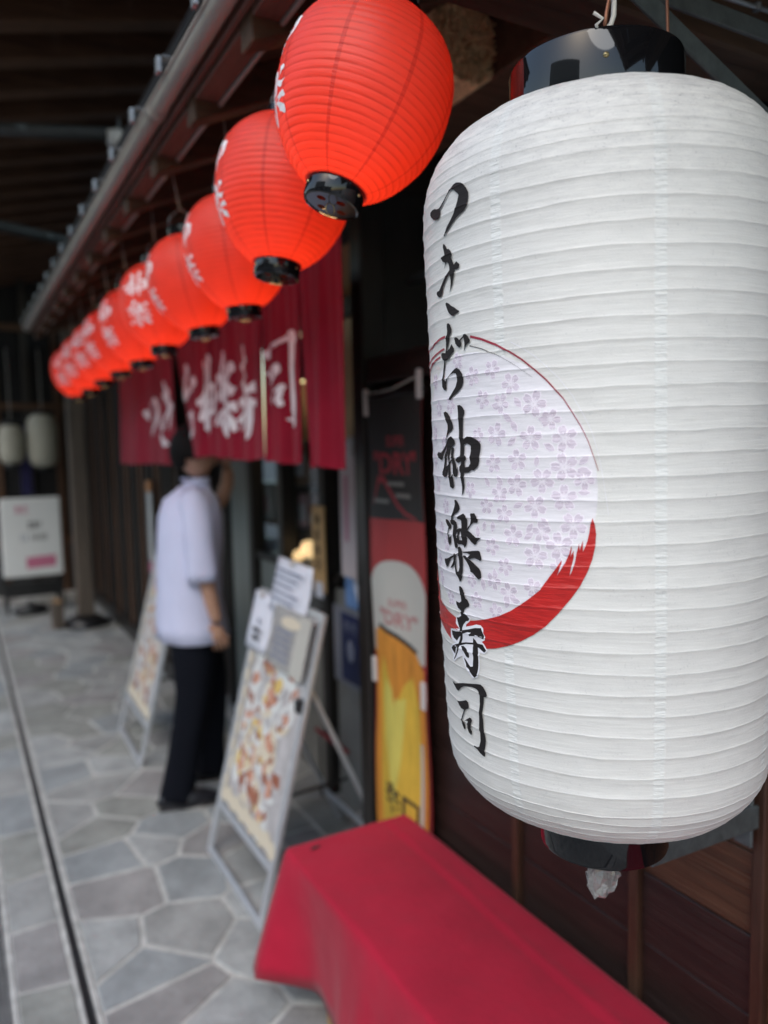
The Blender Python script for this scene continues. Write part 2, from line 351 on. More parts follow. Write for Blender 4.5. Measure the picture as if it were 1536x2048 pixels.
def flat_text(name, s, origin, ux, uy, w, h, m, parent=None, bold=0.0, lift=0.0008):
    V, F = text_polys(s, 1.0, bold); xs = [v[0] for v in V]; ys = [v[1] for v in V]
    x0, x1, y0, y1 = min(xs), max(xs), min(ys), max(ys); O = Vector(origin); ux = Vector(ux); uy = Vector(uy); nn = ux.cross(uy)
    return pyobj(name, [O+ux*((v[0]-x0)/(x1-x0)*w)+uy*((v[1]-y0)/(y1-y0)*h)+nn*lift for v in V], F, m, parent)
def flat_print(name, pts, origin, ux, uy, m, parent=None, lift=.0006):
    O = Vector(origin); ux = Vector(ux); uy = Vector(uy); nn = ux.cross(uy).normalized()
    bm = flat_poly_bm([(pts, [])])
    for v in bm.verts: v.co = O+ux*v.co.x+uy*v.co.y+nn*lift
    return obj(name, bm, m, parent)
def ell(cx, cy, rx, ry, rot=0, n=14):
    return [(cx+rx*cos(2*pi*k/n)*cos(rot)-ry*sin(2*pi*k/n)*sin(rot), cy+rx*cos(2*pi*k/n)*sin(rot)+ry*sin(2*pi*k/n)*cos(rot)) for k in range(n)]
rnd = random.Random(7)

PRINT = json.loads('''{"glyph":{"tsu":[[[[2.8763,1.8802],[2.9038,1.8814],[2.9385,1.8807],[2.9739,1.8781],[2.9985,1.8776],[3.018,1.8793],[3.0542,1.8834],[3.0931,1.8888],[3.1168,1.8922],[3.1393,1.895],[3.1672,1.8959],[3.2057,1.8934],[3.232,1.8899],[3.2522,1.8849],[3.2688,1.879],[3.2692,1.8742],[3.2648,1.869],[3.2516,1.8643],[3.2287,1.8611],[3.2027,1.8595],[3.1699,1.8572],[3.1282,1.8526],[3.0888,1.847],[3.0604,1.8428],[3.0474,1.8418],[3.0506,1.8441],[3.0743,1.8514],[3.1118,1.8571],[3.1439,1.863],[3.1686,1.8692],[3.1837,1.8752],[3.1932,1.8802],[3.1895,1.8822],[3.1704,1.8855],[3.1531,1.8887],[3.1323,1.8906],[3.1147,1.8895],[3.0874,1.8856],[3.0543,1.8805],[3.029,1.8771],[3.0137,1.8756],[3.0218,1.8703],[3.0143,1.8672],[2.9858,1.8657],[2.9345,1.8684],[2.8915,1.8737],[2.8736,1.8774]],[]]],"ki":[[[[3.0282,1.8348],[3.0457,1.8335],[3.0615,1.8298],[3.0704,1.8268],[3.0867,1.8263],[3.1046,1.8233],[3.1188,1.8201],[3.1158,1.817],[3.1048,1.8157],[3.1158,1.812],[3.1289,1.8064],[3.1531,1.8088],[3.1796,1.8047],[3.1757,1.801],[3.1643,1.8001],[3.1356,1.8003],[3.1341,1.7961],[3.1203,1.791],[3.102,1.7831],[3.0799,1.7761],[3.0875,1.7823],[3.0933,1.7907],[3.0913,1.7973],[3.0776,1.7958],[3.0445,1.7907],[3.0125,1.7855],[3.0021,1.78],[2.9883,1.7765],[2.9626,1.776],[2.9365,1.7786],[2.9238,1.7817],[2.9301,1.7841],[2.958,1.7841],[2.9814,1.7875],[3.0158,1.7927],[3.0542,1.7968],[3.0866,1.8019],[3.0822,1.8071],[3.0709,1.812],[3.0573,1.8123],[3.0456,1.8096],[3.0308,1.8056],[3.0434,1.8126],[3.0187,1.8149],[3.004,1.8197],[3.0214,1.8206],[3.0472,1.8211],[3.0386,1.8259],[3.0263,1.8309]],[]]],"mark":[[[[3.0444,1.767],[3.0682,1.7647],[3.0848,1.7619],[3.1174,1.7587],[3.1427,1.7552],[3.1648,1.7529],[3.1569,1.7515],[3.1281,1.7506],[3.1141,1.749],[3.0948,1.7499],[3.0669,1.7535],[3.0475,1.759],[3.0334,1.7638],[3.0313,1.7665]],[]]],"ji":[[[[3.0377,1.7427],[3.0596,1.7423],[3.0737,1.7396],[3.0836,1.7344],[3.0793,1.7306],[3.0654,1.7285],[3.0589,1.7241],[3.0445,1.7193],[3.0262,1.7139],[3.0184,1.7111],[3.0486,1.7132],[3.0718,1.718],[3.083,1.7159],[3.0989,1.7119],[3.095,1.7087],[3.0768,1.7066],[3.0577,1.7038],[3.031,1.7005],[2.9964,1.6997],[2.9937,1.6968],[2.9837,1.6903],[2.9752,1.6844],[2.9764,1.6784],[2.9902,1.6758],[3.0304,1.6813],[3.0698,1.6858],[3.1,1.6888],[3.1168,1.6894],[3.1428,1.6869],[3.1621,1.6826],[3.1756,1.6771],[3.1717,1.6714],[3.1526,1.6659],[3.1195,1.6613],[3.0785,1.6573],[3.0401,1.6532],[3.0238,1.6538],[3.028,1.6561],[3.0618,1.6615],[3.0962,1.6676],[3.1149,1.6738],[3.1192,1.6789],[3.1066,1.6831],[3.0812,1.6842],[3.0435,1.6817],[3.0156,1.6776],[2.9962,1.6726],[2.9993,1.6679],[2.9859,1.6651],[2.9636,1.6661],[2.9437,1.6702],[2.9458,1.6749],[2.9521,1.6815],[2.9614,1.6881],[2.9741,1.6959],[2.9821,1.7004],[2.953,1.7044],[2.9422,1.7074],[2.9451,1.71],[2.9638,1.7105],[3.0002,1.7089],[3.0094,1.7143],[3.0178,1.7213],[3.0187,1.7286],[3.0304,1.7295],[3.0342,1.734],[3.0331,1.7393]],[]],[[[3.1056,1.7237],[3.1168,1.7243],[3.1327,1.7236],[3.1451,1.7213],[3.1515,1.7202],[3.1832,1.7234],[3.1885,1.7251],[3.2074,1.7255],[3.2249,1.7225],[3.2405,1.717],[3.2365,1.7152],[3.2159,1.7139],[3.2038,1.7117],[3.1871,1.7057],[3.1919,1.7113],[3.1933,1.7164],[3.1876,1.7218],[3.1622,1.7189],[3.1703,1.7158],[3.1679,1.7126],[3.15,1.7116],[3.1298,1.714],[3.1146,1.7173]],[]]],"kami":[[[[2.9471,1.6393],[2.9732,1.6405],[2.9999,1.6388],[3.0301,1.6341],[3.0546,1.6265],[3.06,1.6196],[3.0427,1.6166],[3.0107,1.6137],[2.9897,1.61],[2.9776,1.605],[2.9667,1.6006],[2.965,1.6038],[2.9798,1.6113],[2.9961,1.6188],[2.995,1.6251],[2.9733,1.6315],[2.9533,1.6361]],[]],[[[3.0375,1.6097],[3.0605,1.6078],[3.0791,1.604],[3.0792,1.6003],[3.0547,1.5979],[3.0241,1.5961],[3.0052,1.5967],[2.9894,1.5993],[2.9554,1.5936],[2.9303,1.5885],[2.9201,1.5833],[2.8932,1.5807],[2.8406,1.5838],[2.8118,1.5876],[2.8334,1.5908],[2.8883,1.59],[2.9328,1.5949],[2.9651,1.5999],[2.9949,1.6056],[3.022,1.6091]],[]],[[[2.9862,1.5999],[3.012,1.598],[2.9938,1.5923],[2.9818,1.5872],[2.9686,1.5796],[2.9567,1.5725],[2.9845,1.5746],[3.0189,1.5791],[3.0414,1.5823],[3.0375,1.5791],[3.0045,1.574],[2.9861,1.5688],[2.9773,1.5631],[2.9732,1.5615],[2.9523,1.56],[2.9078,1.5629],[2.905,1.5668],[2.9281,1.5724],[2.9426,1.5795],[2.9493,1.5872],[2.97,1.5936]],[]],[[[3.0058,1.5986],[3.0337,1.5973],[3.0229,1.5923],[3.0151,1.5873],[3.0131,1.581],[3.0168,1.5721],[3.0207,1.564],[3.0245,1.5596],[3.0392,1.5641],[3.0463,1.5635],[3.049,1.5559],[3.0522,1.5503],[3.0468,1.5477],[3.0344,1.5465],[3.0035,1.5489],[2.9989,1.5556],[2.9919,1.5657],[2.9977,1.5733],[2.9969,1.5816],[2.9901,1.5873],[2.994,1.5929]],[]],[[[3.0364,1.596],[3.0543,1.5963],[3.0654,1.5948],[3.0579,1.5885],[3.0676,1.5823],[3.0827,1.5761],[3.0876,1.5696],[3.098,1.5727],[3.1007,1.5662],[3.0954,1.5619],[3.0831,1.5605],[3.0563,1.5616],[3.0458,1.566],[3.0477,1.5729],[3.0407,1.5798],[3.0309,1.5879]],[]],[[[3.108,1.6459],[3.1324,1.6462],[3.156,1.644],[3.1758,1.6393],[3.1763,1.6357],[3.1647,1.6316],[3.1592,1.6225],[3.1575,1.6153],[3.1593,1.6092],[3.1631,1.6052],[3.1936,1.6085],[3.2281,1.6079],[3.2525,1.6063],[3.2836,1.6026],[3.2975,1.5989],[3.2934,1.593],[3.2864,1.5859],[3.2854,1.5799],[3.2746,1.574],[3.2456,1.5691],[3.2204,1.5691],[3.2026,1.5663],[3.1591,1.5658],[3.1601,1.5591],[3.158,1.5493],[3.1467,1.5418],[3.1363,1.5389],[3.1359,1.5479],[3.1306,1.5577],[3.1272,1.5651],[3.1152,1.5681],[3.1149,1.5731],[3.1323,1.5762],[3.1355,1.5793],[3.1045,1.5774],[3.0785,1.5811],[3.1062,1.5842],[3.1295,1.5857],[3.1289,1.5934],[3.1304,1.5995],[3.125,1.6081],[3.1224,1.6179],[3.1196,1.6265],[3.1187,1.6326],[3.1153,1.6388]],[[[3.1665,1.5994],[3.1918,1.6004],[3.2196,1.5974],[3.2182,1.5908],[3.2125,1.5836],[3.2155,1.5769],[3.1994,1.5727],[3.1666,1.5723],[3.1653,1.5793],[3.1787,1.5812],[3.1837,1.5836],[3.175,1.5857],[3.1636,1.5863]]]]],"raku":[[[[3.0482,1.5331],[3.0673,1.5336],[3.0799,1.5314],[3.0988,1.5263],[3.1014,1.5232],[3.0816,1.5193],[3.0486,1.5165],[3.0275,1.5129],[3.0141,1.5085],[2.9987,1.5082],[3.0134,1.515],[3.0303,1.5213],[3.0496,1.5287]],[]],[[[2.9188,1.5076],[2.9416,1.5082],[2.9654,1.5064],[2.9809,1.5036],[2.9961,1.5015],[2.9949,1.4985],[2.9811,1.4961],[2.9677,1.4958],[2.9593,1.4923],[2.958,1.4849],[2.9801,1.486],[3.0037,1.4893],[2.9894,1.485],[2.987,1.4795],[2.9652,1.4753],[2.9421,1.4784],[2.9371,1.4832],[2.9481,1.4908],[2.9585,1.4983],[2.9349,1.5015],[2.919,1.5049]],[]],[[[2.9837,1.5073],[3.0082,1.509],[3.0377,1.509],[3.059,1.5063],[3.0683,1.5017],[3.0613,1.4968],[3.0884,1.4994],[3.1133,1.4995],[3.1149,1.5049],[3.1138,1.5095],[3.097,1.511],[3.0815,1.5105],[3.0726,1.5121],[3.093,1.5148],[3.1375,1.5182],[3.1595,1.5155],[3.174,1.5116],[3.1703,1.5058],[3.1644,1.4999],[3.1916,1.505],[3.2055,1.5109],[3.2062,1.5138],[3.1988,1.5178],[3.2032,1.519],[3.2356,1.5194],[3.2504,1.5161],[3.2629,1.5123],[3.2604,1.5094],[3.2526,1.5082],[3.2252,1.5083],[3.2042,1.5052],[3.182,1.5007],[3.166,1.4976],[3.1853,1.497],[3.2137,1.4938],[3.2409,1.4908],[3.2827,1.4912],[3.2635,1.4889],[3.2456,1.4857],[3.2391,1.483],[3.2249,1.4818],[3.1991,1.4848],[3.1748,1.4896],[3.164,1.4905],[3.1624,1.4847],[3.1495,1.4791],[3.1348,1.4761],[3.1263,1.4792],[3.1072,1.4799],[3.0765,1.4792],[3.0583,1.4806],[3.0676,1.4766],[3.0472,1.4732],[3.0312,1.4758],[3.0218,1.4816],[3.0184,1.4881],[3.0189,1.4971],[3.0237,1.502],[3.0058,1.5026],[2.9907,1.5038]],[[[3.0571,1.4925],[3.0763,1.4941],[3.0725,1.4905],[3.0631,1.4864],[3.0534,1.4868]],[[3.0972,1.4951],[3.1097,1.4956],[3.1148,1.4884],[3.1176,1.4849],[3.0845,1.4845],[3.085,1.4889]]]],[[[3.0645,1.4754],[3.0886,1.4767],[3.1044,1.4745],[3.1118,1.4715],[3.1152,1.4671],[3.1183,1.4618],[3.111,1.448],[3.104,1.44],[3.0914,1.436],[3.0761,1.434],[3.0606,1.438],[3.0354,1.4445],[3.0251,1.4502],[3.0372,1.4554],[3.0455,1.4617],[3.0416,1.4661],[3.0726,1.4684],[3.0688,1.4725]],[[[3.0527,1.4658],[3.071,1.467],[3.0772,1.4596],[3.0768,1.4518],[3.0693,1.4461],[3.0527,1.4453],[3.0438,1.4508],[3.0471,1.4587]]]],[[[3.1132,1.4713],[3.1657,1.473],[3.2088,1.4746],[3.2528,1.4756],[3.264,1.4746],[3.2741,1.4696],[3.2814,1.466],[3.267,1.4638],[3.2503,1.4656],[3.227,1.4668],[3.198,1.4656],[3.1806,1.4643],[3.1636,1.4659],[3.1865,1.4697],[3.1606,1.4708],[3.1129,1.4703]],[]],[[[3.025,1.4677],[3.0419,1.4667],[3.0426,1.4616],[3.0277,1.4533],[2.9952,1.4487],[2.9699,1.4478],[2.9972,1.4531],[3.0151,1.4584],[3.02,1.4628],[2.9809,1.4593],[2.9514,1.4547],[2.9338,1.4493],[2.9133,1.4471],[2.8868,1.4509],[2.8764,1.455],[2.8822,1.457],[2.9277,1.4584],[2.9824,1.4624],[3.0209,1.4649]],[]],[[[3.1263,1.4674],[3.146,1.4676],[3.1677,1.4649],[3.1929,1.4625],[3.2209,1.4592],[3.2552,1.4548],[3.2676,1.451],[3.2707,1.4442],[3.2536,1.4414],[3.2288,1.4442],[3.2053,1.4477],[3.1804,1.4493],[3.181,1.4511],[3.1694,1.4561],[3.1487,1.4614],[3.1289,1.4651]],[]]],"su":[[[[3.0603,1.428],[3.0793,1.4287],[3.0966,1.4268],[3.1145,1.4217],[3.1217,1.4154],[3.1401,1.414],[3.1566,1.4089],[3.151,1.406],[3.1293,1.4043],[3.1057,1.4004],[3.1037,1.3958],[3.1137,1.396],[3.1349,1.3946],[3.1543,1.3909],[3.1439,1.3881],[3.1221,1.3869],[3.0952,1.3824],[3.0772,1.3773],[3.0756,1.3742],[3.142,1.3777],[3.2013,1.3817],[3.2467,1.3833],[3.2554,1.38],[3.273,1.3748],[3.272,1.3718],[3.2639,1.3703],[3.2388,1.3717],[3.2062,1.3721],[3.1431,1.3693],[3.1415,1.3711],[3.1636,1.3745],[3.1309,1.3739],[3.0789,1.3701],[3.0699,1.3629],[3.0528,1.3566],[3.1048,1.3597],[3.1719,1.3619],[3.1791,1.3685],[3.1955,1.3662],[3.2111,1.3627],[3.2557,1.3632],[3.2804,1.3569],[3.2641,1.3538],[3.245,1.3553],[3.2217,1.3578],[3.2125,1.3577],[3.2152,1.3516],[3.2138,1.3395],[3.2045,1.33],[3.195,1.3229],[3.1665,1.3186],[3.1489,1.3204],[3.1184,1.3268],[3.0941,1.3285],[3.0908,1.332],[3.0703,1.3384],[3.0861,1.3379],[3.1165,1.3328],[3.1348,1.3304],[3.159,1.3319],[3.1686,1.3433],[3.1693,1.3555],[3.1732,1.3596],[3.1037,1.3575],[3.033,1.3519],[3.0136,1.3447],[2.9756,1.3358],[2.9428,1.3295],[2.9405,1.3313],[2.9784,1.3397],[3.0024,1.3466],[3.0105,1.3495],[2.9862,1.3464],[2.9635,1.3379],[2.9293,1.3408],[2.9143,1.3435],[2.9417,1.3472],[2.9863,1.3514],[3.0191,1.3537],[3.0421,1.3628],[3.0447,1.3654],[3.0275,1.3628],[3.0026,1.3569],[2.9641,1.3584],[2.9419,1.3623],[2.9383,1.3675],[2.9975,1.3691],[3.0498,1.3718],[3.0489,1.3755],[3.034,1.3797],[3.0216,1.3841],[3.0176,1.3876],[3.0444,1.3886],[3.0733,1.3915],[3.0737,1.3979],[3.0389,1.4002],[3.0205,1.4043],[3.0165,1.4081],[3.0369,1.4077],[3.0537,1.4074],[3.0766,1.4101],[3.0774,1.418],[3.0638,1.4236]],[]],[[[3.0504,1.3523],[3.0759,1.3537],[3.1057,1.3512],[3.1304,1.3463],[3.1308,1.3421],[3.1203,1.3404],[3.1007,1.3412],[3.0772,1.3461]],[]]],"shi":[[[[2.8917,1.2987],[2.9166,1.2988],[2.9393,1.2983],[2.9977,1.3023],[3.1085,1.3079],[3.1858,1.3119],[3.2184,1.313],[3.2402,1.3109],[3.2623,1.3063],[3.2705,1.3026],[3.2637,1.3001],[3.2413,1.2989],[3.2339,1.2909],[3.2207,1.2797],[3.2223,1.2695],[3.2235,1.2585],[3.2329,1.2517],[3.2354,1.2439],[3.2243,1.2339],[3.2186,1.231],[3.2233,1.2276],[3.2168,1.2231],[3.2078,1.2225],[3.1732,1.2247],[3.1517,1.2282],[3.1237,1.2303],[3.1218,1.2314],[3.1536,1.2315],[3.1707,1.2327],[3.184,1.2405],[3.1891,1.2501],[3.1831,1.2559],[3.1873,1.2685],[3.1897,1.2779],[3.2,1.2877],[3.2038,1.2989],[3.1972,1.3034],[3.1784,1.3054],[3.1366,1.3052],[3.0628,1.3019],[3.0131,1.2975],[2.9843,1.2932],[2.9688,1.2906],[2.948,1.2912],[2.921,1.2949]],[]],[[[2.9519,1.2772],[2.9793,1.2782],[3.0631,1.2846],[3.0839,1.2831],[3.0941,1.2781],[3.0904,1.2763],[3.0522,1.2723],[3.0346,1.2679],[3.0175,1.2611],[3.0011,1.2545],[3.0184,1.2541],[3.0309,1.2506],[3.0338,1.2463],[3.026,1.244],[3.0111,1.2447],[2.9956,1.2493],[2.9949,1.2525],[2.9858,1.2534],[3.0053,1.2615],[3.0304,1.2703],[2.9926,1.2699],[2.9682,1.273]],[]],[[[3.0214,1.254],[3.0576,1.2594],[3.0924,1.2642],[3.1089,1.2641],[3.1165,1.2615],[3.1046,1.2569],[3.099,1.2521],[3.0923,1.2498],[3.1061,1.247],[3.1038,1.2434],[3.0927,1.2423],[3.0693,1.2438],[3.0546,1.2484],[3.0624,1.254],[3.0718,1.2572],[3.0622,1.2578],[3.038,1.2561]],[]]]},"halo":[[[[3.0184,1.3892],[3.008,1.3869],[3.0006,1.3794],[3.0208,1.3773],[3.0458,1.375],[2.9866,1.3723],[2.9222,1.3692],[2.9157,1.3629],[2.9187,1.3567],[2.9536,1.3535],[2.9878,1.3536],[2.9185,1.3466],[2.8915,1.3419],[2.933,1.336],[2.9276,1.3293],[2.9412,1.3275],[2.9943,1.3343],[3.0518,1.3399],[3.0604,1.3354],[3.0785,1.3289],[3.111,1.3221],[3.1423,1.3164],[3.1984,1.3206],[3.2228,1.3339],[3.2278,1.3521],[3.2635,1.352],[3.2918,1.3573],[3.2675,1.364],[3.2489,1.3665],[3.277,1.3697],[3.2803,1.3739],[3.2645,1.378],[3.2644,1.3839],[3.2459,1.3867],[3.2113,1.3863],[3.1716,1.3832],[3.1141,1.3799],[3.1203,1.3829],[3.1505,1.3871],[3.1649,1.3913],[3.149,1.3949],[3.1218,1.3977],[3.0801,1.3945]],[]]],"arc":{"red":[[[3.2396,1.723],[3.3219,1.7181],[3.3957,1.7114],[3.4147,1.7099],[3.4897,1.7012],[3.5597,1.6909],[3.6258,1.6788],[3.689,1.6661],[3.7298,1.6561],[3.7698,1.6453],[3.809,1.6315],[3.8476,1.6161],[3.8858,1.5981],[3.912,1.5811],[3.9299,1.5677],[3.9281,1.5675],[3.9097,1.5809],[3.8828,1.5978],[3.8441,1.6157],[3.805,1.631],[3.7655,1.6446],[3.7252,1.6552],[3.6842,1.665],[3.6209,1.6776],[3.5549,1.6895],[3.4853,1.6995],[3.4105,1.708],[3.3919,1.7093],[3.3184,1.7158],[3.2367,1.7205]],[[3.0029,1.7268],[2.9405,1.7266],[2.8645,1.7247],[2.771,1.7213],[2.5693,1.7188],[2.5741,1.7108],[2.5697,1.7107],[2.5677,1.7202],[2.7702,1.7231],[2.863,1.7269],[2.9396,1.7292],[3.0026,1.7298]],[[2.9814,1.7136],[2.9064,1.7119],[2.8315,1.7097],[2.7164,1.7054],[2.6164,1.6997],[2.5758,1.6931],[2.5782,1.6866],[2.5647,1.6865],[2.565,1.6947],[2.6118,1.7023],[2.714,1.7079],[2.8298,1.7121],[2.9051,1.7142],[2.9804,1.7158]],[[2.9254,1.7054],[2.8503,1.703],[2.7671,1.6994],[2.6719,1.6942],[2.5725,1.689],[2.5784,1.683],[2.5649,1.6828],[2.5661,1.6914],[2.6691,1.6968],[2.7647,1.7018],[2.8486,1.7054],[2.924,1.7076]]],"dark":[[[3.2317,1.712],[3.3186,1.7072],[3.3928,1.7004],[3.3291,1.7058],[3.4113,1.6986],[3.4863,1.6891],[3.5472,1.6806],[3.616,1.6693],[3.6155,1.6691],[3.5464,1.6804],[3.4854,1.6888],[3.4103,1.6982],[3.3281,1.7052],[3.3912,1.6998],[3.3175,1.7064],[3.2307,1.7111]]],"white":[[[3.5042,1.7097],[3.5597,1.703],[3.6258,1.6927],[3.6889,1.68],[3.75,1.6666],[3.8093,1.649],[3.8596,1.6291],[3.9016,1.6085],[3.9242,1.5915],[3.939,1.5764],[3.961,1.5453],[3.9755,1.5203],[3.9737,1.5203],[3.9591,1.5452],[3.937,1.5763],[3.9221,1.5914],[3.8995,1.6083],[3.8574,1.6289],[3.8071,1.6487],[3.7479,1.6662],[3.687,1.6795],[3.624,1.6922],[3.5581,1.7025],[3.5027,1.7091]]]},"swoosh":[[3.8985,1.5182],[3.9092,1.5114],[3.9147,1.5015],[3.91,1.4889],[3.8953,1.4743],[3.8725,1.4606],[3.835,1.4447],[3.7886,1.4304],[3.728,1.4146],[3.6606,1.3992],[3.5902,1.3871],[3.5158,1.3772],[3.4361,1.3687],[3.3494,1.3625],[3.2896,1.3596],[3.1778,1.3546],[3.0253,1.354],[2.9177,1.3554],[2.82,1.3593],[2.718,1.3658],[2.6519,1.3731],[2.5919,1.4081],[2.5519,1.4631],[2.7159,1.3985],[2.8022,1.3951],[2.8796,1.3909],[2.9632,1.3883],[3.0016,1.3866],[3.0867,1.3863],[3.1556,1.3885],[3.2131,1.3914],[3.3112,1.3979],[3.3812,1.403],[3.4558,1.4108],[3.5236,1.4202],[3.5825,1.4292],[3.6342,1.4386],[3.6575,1.446],[3.6936,1.4563],[3.7245,1.465],[3.7484,1.4731],[3.746,1.4689],[3.7214,1.4548],[3.7627,1.4691],[3.7843,1.4793],[3.7974,1.4895],[3.797,1.484],[3.7903,1.4766],[3.8072,1.484],[3.8066,1.4758],[3.7934,1.4647],[3.7844,1.4554],[3.7973,1.461],[3.8123,1.4703],[3.8213,1.4813],[3.8342,1.4919],[3.8357,1.4841],[3.8525,1.4951],[3.8517,1.4824],[3.8746,1.4951],[3.883,1.5033],[3.8895,1.5123]],"blossom":[[3.2449,1.6771,0.0108],[3.3838,1.6823,0.0104],[3.4946,1.6642,0.0113],[3.6194,1.641,0.0135],[3.3118,1.6498,0.0104],[3.3994,1.6101,0.0126],[3.5999,1.604,0.0126],[3.7726,1.6023,0.0131],[3.3782,1.5775,0.0104],[3.5231,1.581,0.0113],[3.7685,1.5728,0.0144],[3.5152,1.5535,0.0117],[3.6555,1.5586,0.0131],[3.7641,1.5395,0.0135],[3.2041,1.5469,0.009],[3.3246,1.5292,0.0095],[3.6153,1.5301,0.0126],[3.2733,1.61,0.0086],[3.4884,1.4967,0.0117],[3.3515,1.4822,0.0099],[3.807,1.51,0.0135],[3.7371,1.4878,0.0144],[3.6116,1.475,0.0135],[3.4335,1.4604,0.0099],[3.4519,1.4312,0.0113],[3.5933,1.4398,0.0104],[3.2199,1.4156,0.0099],[3.3611,1.407,0.0099],[3.1834,1.4379,0.0081],[3.1217,1.6964,0.0098],[2.8197,1.6785,0.0098],[3.0316,1.6473,0.0098],[2.868,1.644,0.0098],[2.7652,1.6147,0.0098],[2.9349,1.6,0.0098],[2.737,1.5808,0.0098],[2.7924,1.5511,0.0098],[2.9184,1.5238,0.0098],[2.8297,1.4931,0.0098],[2.9106,1.4764,0.0098],[2.7553,1.4511,0.0098],[2.7872,1.4298,0.0098],[2.9413,1.4098,0.0098]],"leaf":[[3.5328,1.6435],[3.4014,1.6406],[3.4723,1.6277],[3.5081,1.6181],[3.4938,1.6015],[3.6289,1.5797],[3.6951,1.5943],[3.8615,1.5795],[3.8609,1.5688],[3.3349,1.5564],[3.4166,1.5585],[3.4306,1.5434],[3.8596,1.5456],[3.5224,1.5316],[3.67,1.6238],[3.7085,1.6279],[3.5831,1.5057],[3.5775,1.4972],[3.302,1.5055],[3.3615,1.5053],[3.2523,1.4978],[3.6646,1.5136],[3.6509,1.508],[3.3655,1.4517],[3.3462,1.4433],[3.2766,1.4365],[3.4942,1.4234],[3.4417,1.4192]]}''')

# ------------------------------------------------------------------ ground
def clip_half(poly, px, py, nx, ny):
    out = []
    for i in range(len(poly)):
        a = poly[i]; b = poly[(i+1) % len(poly)]
        da = (a[0]-px)*nx+(a[1]-py)*ny; db = (b[0]-px)*nx+(b[1]-py)*ny
        if da <= 0: out.append(a)
        if (da < 0 < db) or (db < 0 < da):
            t = da/(da-db); out.append((a[0]+(b[0]-a[0])*t, a[1]+(b[1]-a[1])*t))
    return out
def flagstones(x0, x1, y0, y1, sx, sy, gap, seed, far_gap=None):
    R = random.Random(seed); nx = max(1, round((x1-x0)/sx)); ny = max(1, round((y1-y0)/sy)); pts = []
    for j in range(ny):
        for i in range(nx):
            pts.append((x0+(i+.5+(.5 if j % 2 else 0)*(nx > 1)+R.uniform(-.36, .36))*(x1-x0)/nx, y0+(j+.5+R.uniform(-.40, .40))*(y1-y0)/ny))
    polys = []
    for i, p in enumerate(pts):
        poly = [(x0+gap/2, y0+gap/2), (x1-gap/2, y0+gap/2), (x1-gap/2, y1-gap/2), (x0+gap/2, y1-gap/2)]
        for j, q in enumerate(pts):
            if i == j or abs(p[0]-q[0]) > 3*sx or abs(p[1]-q[1]) > 3*sy: continue
            dx, dy = q[0]-p[0], q[1]-p[1]; L = hypot(dx, dy)
            if L < 1e-6: continue
            nx_, ny_ = dx/L, dy/L; g = gap*.5
            poly = clip_half(poly, (p[0]+q[0])/2-nx_*g, (p[1]+q[1])/2-ny_*g, nx_, ny_)
            if len(poly) < 3: break
        if len(poly) >= 3:
            q = [poly[0]]
            for a in poly[1:]:
                if hypot(a[0]-q[-1][0], a[1]-q[-1][1]) > .006: q.append(a)
            if hypot(q[0][0]-q[-1][0], q[0][1]-q[-1][1]) <= .006: q.pop()
            if len(q) >= 3: polys.append(q)
    return polys
def stone_vf(poly, zt, bev=.003, low=-.014):
    cx = sum(p[0] for p in poly)/len(poly); cy = sum(p[1] for p in poly)/len(poly); n = len(poly)
    def inset(p, d):
        L = hypot(p[0]-cx, p[1]-cy); k = max(0, (L-d)/L); return (cx+(p[0]-cx)*k, cy+(p[1]-cy)*k)
    V = [(p[0], p[1], low) for p in poly]+[(p[0], p[1], zt-bev*.8) for p in poly]+[(*inset(p, bev*1.6), zt) for p in poly]
    F = []
    for i in range(n):
        j = (i+1) % n; F.append((i, j, n+j, n+i)); F.append((n+i, n+j, 2*n+j, 2*n+i))
    F.append(tuple(2*n+k for k in range(n))); return V, F
bm = bmesh.new(); bx(bm, (-1.30, -6, -.30), (3.2, 40, -.0045))
pavement = tag(obj('pavement', bm, M_mortar), kind='structure')
bm = bmesh.new(); bx(bm, (-60, -60, -.40), (-1.45, 120, -.13))
tag(obj('road', bm, M_road), kind='structure')
bm = bmesh.new(); bx(bm, (-80, -80, -.60), (80, 140, -.42)); tag(obj('ground', bm, M_asphalt), kind='structure')
for k in range(24):
    kb = box('kerb_stone', (-1.45, -2+k*.6, -.3), (-1.306, -2+k*.6+.59, .004), M_kerb, pavement, .008)
R0_ = random.Random(3); allst = []
allst += [(p, 1) for p in flagstones(.270, 1.24, .55, 9.2, .27, .235, .017, 11)]
allst += [(p, 1) for p in flagstones(.064, .222, .9, 9.2, .12, .36, .014, 12)]
allst += [(p, 1) for p in flagstones(1.24, 1.62, 2.32, 4.9, .26, .26, .015, 14)]
near = allst[:290]
for i, (p, _) in enumerate(near):
    V, F = stone_vf(p, R0_.uniform(-.0012, .0015)); pyobj('paving_stone', V, F, R0_.choice(M_stones), pavement)
V2 = []; F2 = []
for p, _ in allst[290:]+[(q, 0) for q in flagstones(-1.29, -.012, -.6, 9.2, .30, .27, .017, 13)]+[(q, 0) for q in flagstones(.285, 1.19, -.6, .55, .27, .235, .017, 15)]:
    V, F = stone_vf(p, 0); k = len(V2); V2 += V; F2 += [tuple(i+k for i in f) for f in F]
st = pyobj('paving_stones', V2, F2, M_stones[1], pavement); st['kind'] = 'stuff'
